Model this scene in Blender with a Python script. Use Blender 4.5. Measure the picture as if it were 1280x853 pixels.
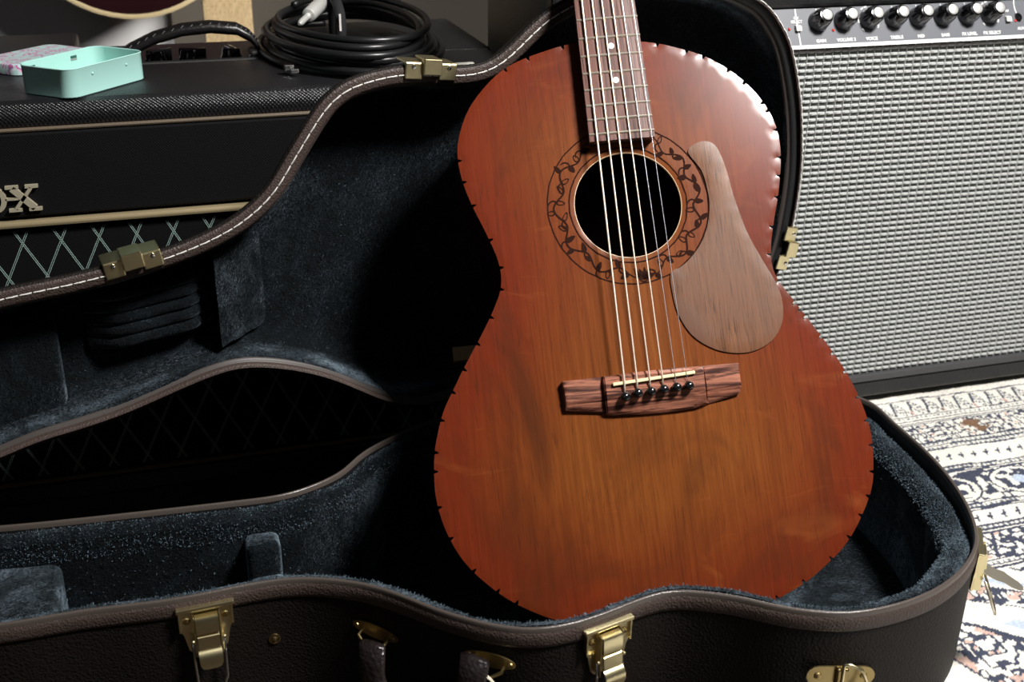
import bpy, bmesh, math, random
import numpy as np
from mathutils import Vector, Matrix
from mathutils.geometry import delaunay_2d_cdt

for _o in list(bpy.data.objects):
    bpy.data.objects.remove(_o, do_unlink=True)
S = bpy.context.scene
COL = S.collection
R = math.radians
random.seed(7)
rng = np.random.default_rng(7)

# ------------------------------------------------------------------ camera
cam_d = bpy.data.cameras.new('camera'); cam = bpy.data.objects.new('camera', cam_d); COL.objects.link(cam)
cam_d.sensor_width = 36.0; cam_d.lens = 1480.0 / 1280.0 * 36.0
cam_d.clip_start = 0.02
CR, CU, CF = Vector((0.957517, -0.288219, 0.009536)), Vector((0.110759, 0.398094, 0.910634)), Vector((0.266258, 0.870891, -0.413104))
_m = Matrix((CR, CU, -CF)).transposed().to_4x4(); _m.translation = Vector((0, 0, 0.65))
cam.matrix_world = _m
cam_d.dof.use_dof = True; cam_d.dof.focus_distance = 1.02; cam_d.dof.aperture_fstop = 9.0
S.camera = cam

# ------------------------------------------------------------------ world, lights, exposure
W = bpy.data.worlds.new('world'); S.world = W; W.use_nodes = True
W.node_tree.nodes['Background'].inputs[0].default_value = (0.75, 0.72, 0.68, 1)
W.node_tree.nodes['Background'].inputs[1].default_value = 0.019
def area(name, loc, target, size, power, color, size_y=None):
    l = bpy.data.lights.new(name, 'AREA'); l.energy = power; l.size = size; l.color = color
    if size_y: l.shape = 'RECTANGLE'; l.size_y = size_y
    o = bpy.data.objects.new(name, l); COL.objects.link(o); o.location = loc
    o.rotation_euler = (Vector(target) - Vector(loc)).to_track_quat('-Z', 'Y').to_euler()
    return o
area('window_light', (0.90, 0.20, 1.60), (0.4, 0.85, 0.28), 0.28, 49.0, (1.0, 0.98, 0.95))
_l = area('back_fill', (1.0, 1.30, 1.0), (0.0, 2.0, 0.40), 0.34, 3.6, (1.0, 0.95, 0.88)); _l.data.spread = R(50)  # unseen light added to brighten the cabinet and board at the back
area('soft_fill', (-1.3, -0.9, 2.1), (0.2, 0.9, 0.2), 1.2, 1.4, (0.85, 0.92, 1.0))  # weak unseen fill, added to lift the dark sides
S.view_settings.view_transform = 'Standard'; S.view_settings.look = 'None'
S.view_settings.gamma = 1.0; S.view_settings.use_curve_mapping = False
S.view_settings.exposure = 0.12

# ------------------------------------------------------------------ helpers
def M(name):
    m = bpy.data.materials.new(name); m.use_nodes = True
    nt = m.node_tree; b = nt.nodes['Principled BSDF']
    return m, nt, b
def simple(name, col, rough=.5, metal=0., spec=.5, sheen=0., bump=None, coat=0.):
    m, nt, b = M(name)
    b.inputs['Base Color'].default_value = (*col, 1); b.inputs['Roughness'].default_value = rough
    b.inputs['Metallic'].default_value = metal; b.inputs['Specular IOR Level'].default_value = spec
    if sheen: b.inputs['Sheen Weight'].default_value = sheen
    if coat: b.inputs['Coat Weight'].default_value = coat
    if bump:
        sc, st, dist = bump
        tc = nt.nodes.new('ShaderNodeTexCoord'); n = nt.nodes.new('ShaderNodeTexNoise'); n.inputs['Scale'].default_value = sc
        n.inputs['Detail'].default_value = 3
        bp = nt.nodes.new('ShaderNodeBump'); bp.inputs['Strength'].default_value = st; bp.inputs['Distance'].default_value = dist
        nt.links.new(tc.outputs['Object'], n.inputs['Vector']); nt.links.new(n.outputs['Fac'], bp.inputs['Height']); nt.links.new(bp.outputs['Normal'], b.inputs['Normal'])
    return m
def ramp(nt, fac, stops):
    r = nt.nodes.new('ShaderNodeValToRGB'); e = r.color_ramp.elements
    e[0].position, e[0].color = stops[0][0], (*stops[0][1], 1); e[1].position, e[1].color = stops[-1][0], (*stops[-1][1], 1)
    for p, c in stops[1:-1]:
        k = e.new(p); k.color = (*c, 1)
    nt.links.new(fac, r.inputs[0]); return r.outputs[0]
def noise(nt, scale3, detail=3, scale=1., rough=.5, dist=0., coord='Object', rot=None):
    tc = nt.nodes.new('ShaderNodeTexCoord'); mp = nt.nodes.new('ShaderNodeMapping'); mp.inputs['Scale'].default_value = scale3
    if rot: mp.inputs['Rotation'].default_value = rot
    n = nt.nodes.new('ShaderNodeTexNoise'); n.inputs['Scale'].default_value = scale; n.inputs['Detail'].default_value = detail
    n.inputs['Roughness'].default_value = rough; n.inputs['Distortion'].default_value = dist
    nt.links.new(tc.outputs[coord], mp.inputs[0]); nt.links.new(mp.outputs[0], n.inputs['Vector']); return n.outputs['Fac']
def mixc(nt, fac, a, b, mode='MIX'):
    x = nt.nodes.new('ShaderNodeMix'); x.data_type = 'RGBA'; x.blend_type = mode
    for i, v in ((0, fac), (6, a), (7, b)):
        if isinstance(v, (int, float)): x.inputs[i].default_value = v
        elif isinstance(v, tuple): x.inputs[i].default_value = (*v, 1)
        else: nt.links.new(v, x.inputs[i])
    return x.outputs[2]
def bumpn(nt, b, h, st, dist):
    bp = nt.nodes.new('ShaderNodeBump'); bp.inputs['Strength'].default_value = st; bp.inputs['Distance'].default_value = dist
    nt.links.new(h, bp.inputs['Height']); nt.links.new(bp.outputs[0], b.inputs['Normal'])

MW = {}                                              # world matrix of every root
def root(name, label, cat, loc, rot=None, group=None):
    o = bpy.data.objects.new(name, None); COL.objects.link(o); o.empty_display_size = .02
    m = (rot.to_4x4() if rot else Matrix.Identity(4)); m.translation = Vector(loc); o.matrix_world = m
    MW[o.name] = m
    o['label'] = label; o['category'] = cat
    if group: o['group'] = group
    return o
def top(o):
    while o.parent: o = o.parent
    return o
def link(name, me, mat, parent=None, smooth=False, loc=None, label=None, stuff=False):
    o = bpy.data.objects.new(name, me); COL.objects.link(o)
    if mat and not me.materials: me.materials.append(mat)
    if smooth:
        me.polygons.foreach_set('use_smooth', [True] * len(me.polygons))
        if smooth == 'auto':
            me.set_sharp_from_angle(angle=R(38))
    if parent: o.parent = parent
    if loc is not None: o.matrix_local = loc if isinstance(loc, Matrix) else Matrix.Translation(loc)
    if label: o['label'] = label
    if stuff: o['kind'] = 'stuff'
    return o
def mesh(name, vs, fs, mat, parent=None, world=True, **k):
    """vs in world coordinates; stored in the frame of the root"""
    vs = [Vector(v) for v in vs]
    if parent and world:
        inv = MW[top(parent).name].inverted(); vs = [inv @ v for v in vs]
    me = bpy.data.meshes.new(name); me.from_pydata([tuple(v) for v in vs], [], fs); me.update()
    bm = bmesh.new(); bm.from_mesh(me); bmesh.ops.recalc_face_normals(bm, faces=bm.faces); bm.to_mesh(me); bm.free()
    return link(name, me, mat, parent, **k)
class MB:
    """collects solids in local coordinates, T maps them to the world (or root frame)"""
    def __init__(s, T=None): s.v = []; s.f = []; s.T = T or (lambda p: Vector(p))
    def add(s, vs, fs):
        n = len(s.v); s.v += [s.T(v) for v in vs]; s.f += [tuple(i + n for i in f) for f in fs]; return s
    def box(s, x0, x1, y0, y1, z0, z1, b=0):
        if b <= 0:
            return s.add([(x, y, z) for z in (z0, z1) for y in (y0, y1) for x in (x0, x1)],
                         [(0, 2, 3, 1), (4, 5, 7, 6), (0, 1, 5, 4), (2, 6, 7, 3), (0, 4, 6, 2), (1, 3, 7, 5)])
        bm = bmesh.new(); bmesh.ops.create_cube(bm, size=1)
        for v in bm.verts: v.co = Vector(((x0 + x1) / 2 + v.co.x * (x1 - x0), (y0 + y1) / 2 + v.co.y * (y1 - y0), (z0 + z1) / 2 + v.co.z * (z1 - z0)))
        bmesh.ops.bevel(bm, geom=bm.edges[:], offset=b, segments=2, affect='EDGES', profile=.5)
        bm.verts.index_update(); s.add([tuple(v.co) for v in bm.verts], [tuple(v.index for v in f.verts) for f in bm.faces]); bm.free(); return s
    def tube(s, pts, r, n=8, closed=False):
        pts = [Vector(p) for p in pts]; N = len(pts); rings = []; up = None
        rr = r if isinstance(r, (list, tuple)) else [r] * N
        for i in range(N):
            a = pts[i - 1] if (i or closed) else pts[i]; b = pts[(i + 1) % N] if (i < N - 1 or closed) else pts[i]
            t = (b - a).normalized()
            if up is None: up = t.orthogonal().normalized()
            up = (up - t * up.dot(t)).normalized(); w = t.cross(up)
            rings.append([pts[i] + (up * math.cos(q) + w * math.sin(q)) * rr[i] for q in [2 * math.pi * k / n for k in range(n)]])
        vs = [v for g in rings for v in g]; fs = []
        for i in range(N if closed else N - 1):
            j = (i + 1) % N
            for k in range(n): fs.append((i * n + k, i * n + (k + 1) % n, j * n + (k + 1) % n, j * n + k))
        if not closed: fs += [tuple(range(n))[::-1], tuple((N - 1) * n + k for k in range(n))]
        return s.add(vs, fs)
    def lathe(s, prof, n=20, c=(0, 0, 0), ax=(0, 0, 1)):
        ax = Vector(ax).normalized(); u = ax.orthogonal().normalized(); w = ax.cross(u); c = Vector(c); vs = []; fs = []
        for r, z in prof:
            for k in range(n):
                q = 2 * math.pi * k / n; vs.append(c + ax * z + (u * math.cos(q) + w * math.sin(q)) * max(r, 1e-5))
        for i in range(len(prof) - 1):
            for k in range(n): fs.append((i * n + k, i * n + (k + 1) % n, (i + 1) * n + (k + 1) % n, (i + 1) * n + k))
        fs += [tuple(range(n))[::-1], tuple((len(prof) - 1) * n + k for k in range(n))]
        return s.add(vs, fs)
    def prism(s, poly, z0, z1, zf=None):
        n = len(poly); vs = [(x, y, z0) for x, y in poly] + [(x, y, (zf(x, y) if zf else z1)) for x, y in poly]
        return s.add(vs, [tuple(range(n))[::-1], tuple(range(n, 2 * n))] + [(i, (i + 1) % n, n + (i + 1) % n, n + i) for i in range(n)])
    def build(s, name, mat, parent=None, **k): return mesh(name, s.v, s.f, mat, parent, **k)
def inset(P, d):
    """offset a closed counter-clockwise outline inwards; d number or list"""
    P = np.array(P, float); t = np.roll(P, -1, 0) - np.roll(P, 1, 0); t /= np.linalg.norm(t, axis=1)[:, None]
    nrm = np.c_[-t[:, 1], t[:, 0]]
    d = np.array(d, float) * np.ones(len(P)); return P + nrm * d[:, None]
def area2(P):
    P = np.array(P); return .5 * np.sum(P[:, 0] * np.roll(P[:, 1], -1) - np.roll(P[:, 0], -1) * P[:, 1])
def ccw(P): return P if area2(P) > 0 else P[::-1]
def sweep(P, sec, T, close=False, capend=False, capstart=False):
    """sec: list of (inset, height); T(x, y, h) -> world"""
    n = len(P); vs = []; fs = []
    for d, h in sec:
        Q = inset(P, d); hh = np.array(h, float) * np.ones(n)
        vs += [T(Q[i][0], Q[i][1], hh[i]) for i in range(n)]
    m = len(sec)
    for j in range(m if close else m - 1):
        k = (j + 1) % m
        for i in range(n):
            i2 = (i + 1) % n; fs.append((j * n + i, j * n + i2, k * n + i2, k * n + i))
    if capend: fs.append(tuple((m - 1) * n + i for i in range(n)))
    if capstart: fs.append(tuple(range(n))[::-1])
    return vs, fs
def inside(P, x, y):
    P = np.array(P); x0, y0 = P[:, 0], P[:, 1]; x1, y1 = np.roll(x0, -1), np.roll(y0, -1)
    c = ((y0 > y) != (y1 > y)) & (x < (x1 - x0) * (y - y0) / (y1 - y0 + 1e-12) + x0)
    return bool(np.sum(c) % 2)
def edist(P, q):
    P = np.array(P); a = P; b = np.roll(P, -1, 0); ab = b - a; q = np.array(q)
    t = np.clip(((q - a) * ab).sum(1) / ((ab * ab).sum(1) + 1e-12), 0, 1); return float(np.min(np.linalg.norm(a + ab * t[:, None] - q, axis=1)))
def plate2d(outer, holes, step, margin=.4, cuts=()):
    """triangulated plate with interior points -> verts2d, faces"""
    pts = [tuple(p) for p in outer]; ed = [(i, (i + 1) % len(outer)) for i in range(len(outer))]
    for h in holes:
        n = len(pts); pts += [tuple(p) for p in h]; ed += [(n + i, n + (i + 1) % len(h)) for i in range(len(h))]
    for a, b in cuts:
        n = len(pts); pts += [a, b]; ed.append((n, n + 1))
    A = np.array(outer); x0, y0 = A.min(0); x1, y1 = A.max(0); r = 0; y = y0
    while y < y1:
        x = x0 + (step / 2 if r % 2 else 0)
        while x < x1:
            if inside(outer, x, y) and edist(outer, (x, y)) > step * margin and all((not inside(h, x, y)) and edist(h, (x, y)) > step * margin for h in holes): pts.append((x, y))
            x += step
        y += step * .87; r += 1
    v, e, f, *_ = delaunay_2d_cdt([Vector(p) for p in pts], ed, [], 0, 1e-7)
    V = [(p.x, p.y) for p in v]; F = []
    for t in f:
        cx = sum(V[i][0] for i in t) / 3; cy = sum(V[i][1] for i in t) / 3
        if inside(outer, cx, cy) and not any(inside(h, cx, cy) for h in holes): F.append(tuple(t))
    return V, F
def text(name, s, size, mat, parent, T, depth=0.0002):
    """T: 4x4 in the frame of the root"""
    c = bpy.data.curves.new(name, 'FONT'); c.body = s; c.size = size; c.extrude = depth; c.offset = size * .035; c.align_x = 'CENTER'; c.align_y = 'CENTER'; c.resolution_u = 2
    t = bpy.data.objects.new('tmp', c); COL.objects.link(t)
    dg = bpy.context.evaluated_depsgraph_get(); me = bpy.data.meshes.new_from_object(t.evaluated_get(dg)); bpy.data.objects.remove(t); bpy.data.curves.remove(c)
    me.name = name
    return link(name, me, mat, parent, loc=T)
def structure(o): o['kind'] = 'structure'; return o

# ------------------------------------------------------------------ measured outlines (metres)
# BODY, PG, BRIDGE ... in the guitar's own plane, BASE on the floor plan, LID in the lid's plane
BODY = [[-0.0231,0.283],[-0.0271,0.2826],[-0.031,0.282],[-0.0349,0.2813],[-0.0388,0.2805],[-0.0427,0.2796],[-0.0466,0.2787],[-0.0505,0.2778],[-0.0544,0.2768],[-0.0583,0.2758],[-0.0621,0.2747],[-0.066,0.2736],[-0.0698,0.2723],[-0.0735,0.271],[-0.0773,0.2696],[-0.0809,0.268],[-0.0845,0.2662],[-0.088,0.2643],[-0.0914,0.2622],[-0.0946,0.2598],[-0.0977,0.2573],[-0.1007,0.2547],[-0.1036,0.2519],[-0.1064,0.2491],[-0.1092,0.2462],[-0.1119,0.2433],[-0.1145,0.2402],[-0.1169,0.2371],[-0.1192,0.2338],[-0.1214,0.2304],[-0.1233,0.2269],[-0.125,0.2233],[-0.1266,0.2197],[-0.1281,0.216],[-0.1295,0.2122],[-0.1307,0.2084],[-0.1317,0.2046],[-0.1324,0.2007],[-0.1329,0.1967],[-0.1331,0.1927],[-0.1331,0.1887],[-0.1329,0.1847],[-0.1325,0.1808],[-0.1319,0.1768],[-0.1313,0.1729],[-0.1305,0.169],[-0.1296,0.1651],[-0.1285,0.1612],[-0.1274,0.1574],[-0.1262,0.1535],[-0.1249,0.1498],[-0.1236,0.146],[-0.1222,0.1422],[-0.1207,0.1385],[-0.1193,0.1348],[-0.118,0.131],[-0.1166,0.1272],[-0.1153,0.1234],[-0.1141,0.1197],[-0.1128,0.1159],[-0.1116,0.112],[-0.1106,0.1082],[-0.1098,0.1043],[-0.1092,0.1003],[-0.1088,0.0964],[-0.1088,0.0924],[-0.1091,0.0884],[-0.1098,0.0845],[-0.1108,0.0807],[-0.1122,0.077],[-0.1139,0.0734],[-0.1157,0.0698],[-0.1176,0.0663],[-0.1195,0.0628],[-0.1215,0.0593],[-0.1236,0.0559],[-0.1257,0.0525],[-0.1278,0.0491],[-0.13,0.0458],[-0.1322,0.0424],[-0.1344,0.0391],[-0.1367,0.0358],[-0.1389,0.0325],[-0.1411,0.0291],[-0.1433,0.0258],[-0.1455,0.0224],[-0.1477,0.0191],[-0.1498,0.0157],[-0.1518,0.0122],[-0.1539,0.0088],[-0.156,0.0054],[-0.1581,0.002],[-0.1602,-0.0014],[-0.1622,-0.0048],[-0.1641,-0.0084],[-0.1658,-0.012],[-0.1673,-0.0157],[-0.1687,-0.0194],[-0.17,-0.0232],[-0.1712,-0.027],[-0.1724,-0.0308],[-0.1735,-0.0347],[-0.1745,-0.0386],[-0.1752,-0.0425],[-0.1759,-0.0464],[-0.1764,-0.0504],[-0.1768,-0.0544],[-0.1772,-0.0583],[-0.1774,-0.0623],[-0.1776,-0.0663],[-0.1777,-0.0703],[-0.1775,-0.0743],[-0.1772,-0.0783],[-0.1768,-0.0823],[-0.1762,-0.0862],[-0.1754,-0.0901],[-0.1746,-0.094],[-0.1735,-0.0979],[-0.1724,-0.1017],[-0.1711,-0.1055],[-0.1696,-0.1092],[-0.1681,-0.1129],[-0.1664,-0.1165],[-0.1646,-0.1201],[-0.1626,-0.1236],[-0.1605,-0.1269],[-0.1582,-0.1302],[-0.1558,-0.1334],[-0.1532,-0.1365],[-0.1506,-0.1394],[-0.1478,-0.1424],[-0.145,-0.1452],[-0.1422,-0.1481],[-0.1393,-0.1508],[-0.1363,-0.1534],[-0.1332,-0.156],[-0.13,-0.1584],[-0.1268,-0.1607],[-0.1235,-0.163],[-0.1201,-0.1651],[-0.1166,-0.1671],[-0.1132,-0.1691],[-0.1096,-0.171],[-0.1061,-0.1728],[-0.1025,-0.1746],[-0.0989,-0.1762],[-0.0952,-0.1779],[-0.0915,-0.1794],[-0.0878,-0.1809],[-0.0841,-0.1824],[-0.0804,-0.1838],[-0.0766,-0.1852],[-0.0728,-0.1866],[-0.069,-0.1879],[-0.0652,-0.1891],[-0.0614,-0.1903],[-0.0576,-0.1915],[-0.0538,-0.1926],[-0.0499,-0.1936],[-0.046,-0.1946],[-0.0421,-0.1954],[-0.0382,-0.1962],[-0.0342,-0.1969],[-0.0303,-0.1976],[-0.0263,-0.1981],[-0.0224,-0.1986],[-0.0184,-0.199],[-0.0144,-0.1993],[-0.0104,-0.1994],[-0.0064,-0.1995],[-0.0024,-0.1994],[0.0016,-0.1993],[0.0056,-0.1991],[0.0096,-0.1988],[0.0136,-0.1984],[0.0175,-0.198],[0.0215,-0.1975],[0.0255,-0.1969],[0.0294,-0.1963],[0.0333,-0.1956],[0.0373,-0.1947],[0.0411,-0.1938],[0.045,-0.1928],[0.0488,-0.1916],[0.0527,-0.1904],[0.0564,-0.1891],[0.0602,-0.1878],[0.0639,-0.1863],[0.0676,-0.1848],[0.0713,-0.1832],[0.075,-0.1816],[0.0787,-0.1801],[0.0824,-0.1786],[0.0861,-0.1771],[0.0898,-0.1756],[0.0935,-0.174],[0.0971,-0.1723],[0.1007,-0.1706],[0.1042,-0.1687],[0.1076,-0.1667],[0.111,-0.1645],[0.1143,-0.1623],[0.1177,-0.16],[0.1209,-0.1578],[0.1242,-0.1555],[0.1274,-0.1531],[0.1306,-0.1506],[0.1336,-0.148],[0.1365,-0.1452],[0.1392,-0.1424],[0.1419,-0.1394],[0.1444,-0.1363],[0.1469,-0.1331],[0.1492,-0.1299],[0.1515,-0.1266],[0.1536,-0.1232],[0.1558,-0.1198],[0.1578,-0.1164],[0.1597,-0.1129],[0.1616,-0.1094],[0.1632,-0.1057],[0.1647,-0.102],[0.1658,-0.0982],[0.1667,-0.0943],[0.1674,-0.0904],[0.168,-0.0864],[0.1686,-0.0825],[0.1691,-0.0785],[0.1696,-0.0745],[0.1699,-0.0706],[0.17,-0.0666],[0.17,-0.0626],[0.1698,-0.0586],[0.1695,-0.0546],[0.169,-0.0506],[0.1683,-0.0467],[0.1675,-0.0428],[0.1666,-0.0389],[0.1656,-0.035],[0.1645,-0.0312],[0.1633,-0.0274],[0.1621,-0.0235],[0.1608,-0.0198],[0.1594,-0.016],[0.1579,-0.0123],[0.1563,-0.0086],[0.1546,-0.005],[0.1528,-0.0014],[0.151,0.0021],[0.1492,0.0057],[0.1473,0.0092],[0.1454,0.0127],[0.1435,0.0163],[0.1416,0.0198],[0.1396,0.0232],[0.1375,0.0267],[0.1355,0.0301],[0.1335,0.0335],[0.1315,0.037],[0.1295,0.0405],[0.1276,0.044],[0.1256,0.0475],[0.1236,0.0509],[0.1215,0.0544],[0.1194,0.0578],[0.1174,0.0612],[0.1154,0.0647],[0.1137,0.0683],[0.1123,0.0719],[0.1113,0.0758],[0.1107,0.0797],[0.1106,0.0836],[0.1108,0.0876],[0.1113,0.0916],[0.1119,0.0955],[0.1126,0.0994],[0.1135,0.1033],[0.1146,0.1072],[0.1157,0.111],[0.1168,0.1149],[0.118,0.1187],[0.1192,0.1225],[0.1205,0.1263],[0.1217,0.1301],[0.1229,0.1339],[0.124,0.1378],[0.1251,0.1416],[0.1261,0.1455],[0.1271,0.1494],[0.128,0.1533],[0.1289,0.1572],[0.1297,0.1611],[0.1304,0.165],[0.131,0.169],[0.1315,0.1729],[0.1319,0.1769],[0.1321,0.1809],[0.1322,0.1849],[0.1321,0.1889],[0.1317,0.1928],[0.1311,0.1968],[0.1303,0.2007],[0.1292,0.2045],[0.128,0.2083],[0.1265,0.212],[0.1249,0.2157],[0.1231,0.2192],[0.1211,0.2227],[0.119,0.2261],[0.1167,0.2293],[0.1143,0.2325],[0.1118,0.2356],[0.1092,0.2387],[0.1065,0.2416],[0.1037,0.2445],[0.1008,0.2472],[0.0977,0.2498],[0.0946,0.2523],[0.0914,0.2547],[0.0882,0.257],[0.0848,0.2593],[0.0814,0.2614],[0.0779,0.2633],[0.0744,0.2651],[0.0707,0.2666],[0.067,0.2681],[0.0632,0.2695],[0.0595,0.2708],[0.0557,0.2722],[0.0519,0.2735],[0.0481,0.2747],[0.0443,0.2759],[0.0404,0.2769],[0.0365,0.2778],[0.0326,0.2786],[0.0287,0.2793],[0.0247,0.2799],[0.0208,0.2805],[0.0168,0.281],[0.0128,0.2815],[0.0089,0.2819],[0.0049,0.2823],[0.0009,0.2826],[-0.0031,0.2829],[-0.0071,0.2831],[-0.0111,0.2832],[-0.0151,0.2833],[-0.0191,0.2832]]
NOTCH = [[0.042,0.2766],[0.066,0.2691],[0.0795,0.263],[0.0986,0.2495],[0.1104,0.2367],[0.122,0.2182],[0.125,0.211],[0.1297,0.1926],[0.1304,0.1698],[0.128,0.1536],[0.1228,0.137],[0.1149,0.1114],[0.1104,0.0897],[0.1136,0.0668],[0.1238,0.0466],[0.1271,0.0417],[0.1308,0.0361],[0.1406,0.0181],[0.1478,0.0049],[0.1564,-0.0122],[0.1636,-0.0329],[0.1672,-0.0513],[0.1692,-0.0713],[0.167,-0.0926],[0.1606,-0.1115],[0.1517,-0.1267],[0.1402,-0.1416],[0.1231,-0.1558],[0.0984,-0.1708],[0.0752,-0.1815],[-0.0374,0.2809],[-0.0668,0.2734],[-0.0877,0.264],[-0.1328,0.1901],[-0.1308,0.1718],[-0.1259,0.1514],[-0.1167,0.1227],[-0.1116,0.0993],[-0.1109,0.0816],[-0.121,0.0593],[-0.1344,0.0407],[-0.1459,0.0209],[-0.1558,0.0035],[-0.1672,-0.0166],[-0.1741,-0.0414],[-0.1767,-0.0559],[-0.1764,-0.0835],[-0.1698,-0.1091],[-0.1559,-0.1336],[-0.1394,-0.151],[-0.1253,-0.1622]]
PG = [[0.0591,0.1863],[0.0692,0.1888],[0.0773,0.1847],[0.0818,0.1733],[0.0845,0.1595],[0.0863,0.1443],[0.0889,0.1299],[0.0943,0.1072],[0.1033,0.0843],[0.1113,0.065],[0.114,0.0492],[0.1111,0.0327],[0.101,0.0194],[0.0855,0.0125],[0.0688,0.0124],[0.0526,0.0177],[0.0376,0.0295],[0.0287,0.0473],[0.0261,0.0649],[0.0267,0.0816],[0.0352,0.0858],[0.0439,0.0919],[0.054,0.1029],[0.061,0.1156],[0.0655,0.1313],[0.0661,0.1475],[0.0632,0.1647],[0.0546,0.1798]]
BRIDGE = [[-0.0711,0.003],[-0.0398,0.0036],[-0.0096,0.0041],[0.016,0.0044],[0.0414,0.0042],[0.07,0.0036],[0.0698,-0.0154],[0.0678,-0.0203],[0.0578,-0.0228],[0.0433,-0.0257],[0.0318,-0.028],[0.0179,-0.0291],[0.0031,-0.0291],[-0.0157,-0.0284],[-0.0338,-0.0272],[-0.0412,-0.0255],[-0.0516,-0.0232],[-0.0627,-0.0211],[-0.0709,-0.0197]]
SADDLE = [[-0.0328,-0.0042],[0.0328,-0.001]]
PINS = [[-0.0244,-0.015],[-0.0143,-0.013],[-0.0038,-0.0129],[0.0064,-0.0121],[0.0167,-0.0116],[0.0265,-0.0114]]
SADS = [[-0.0237,-0.0041],[-0.0138,-0.0038],[-0.0036,-0.0033],[0.0065,-0.0028],[0.0167,-0.0023],[0.0258,-0.0019]]
STOP = [[-0.0193,0.3119],[-0.0108,0.3113],[-0.0029,0.3106],[0.0056,0.31],[0.0138,0.3094],[0.0221,0.3087]]
FRETS = [[-0.0019,0.2963],[-0.0026,0.2801],[-0.0026,0.2648],[-0.0024,0.25],[-0.0022,0.2359],[-0.0019,0.2226],[-0.0015,0.2107],[-0.001,0.1984],[-0.0011,0.1931]]
DOTS = [[0.0003,0.2721],[0.0006,0.2427]]
HOLE = [0.1414,0.0443]
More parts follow.
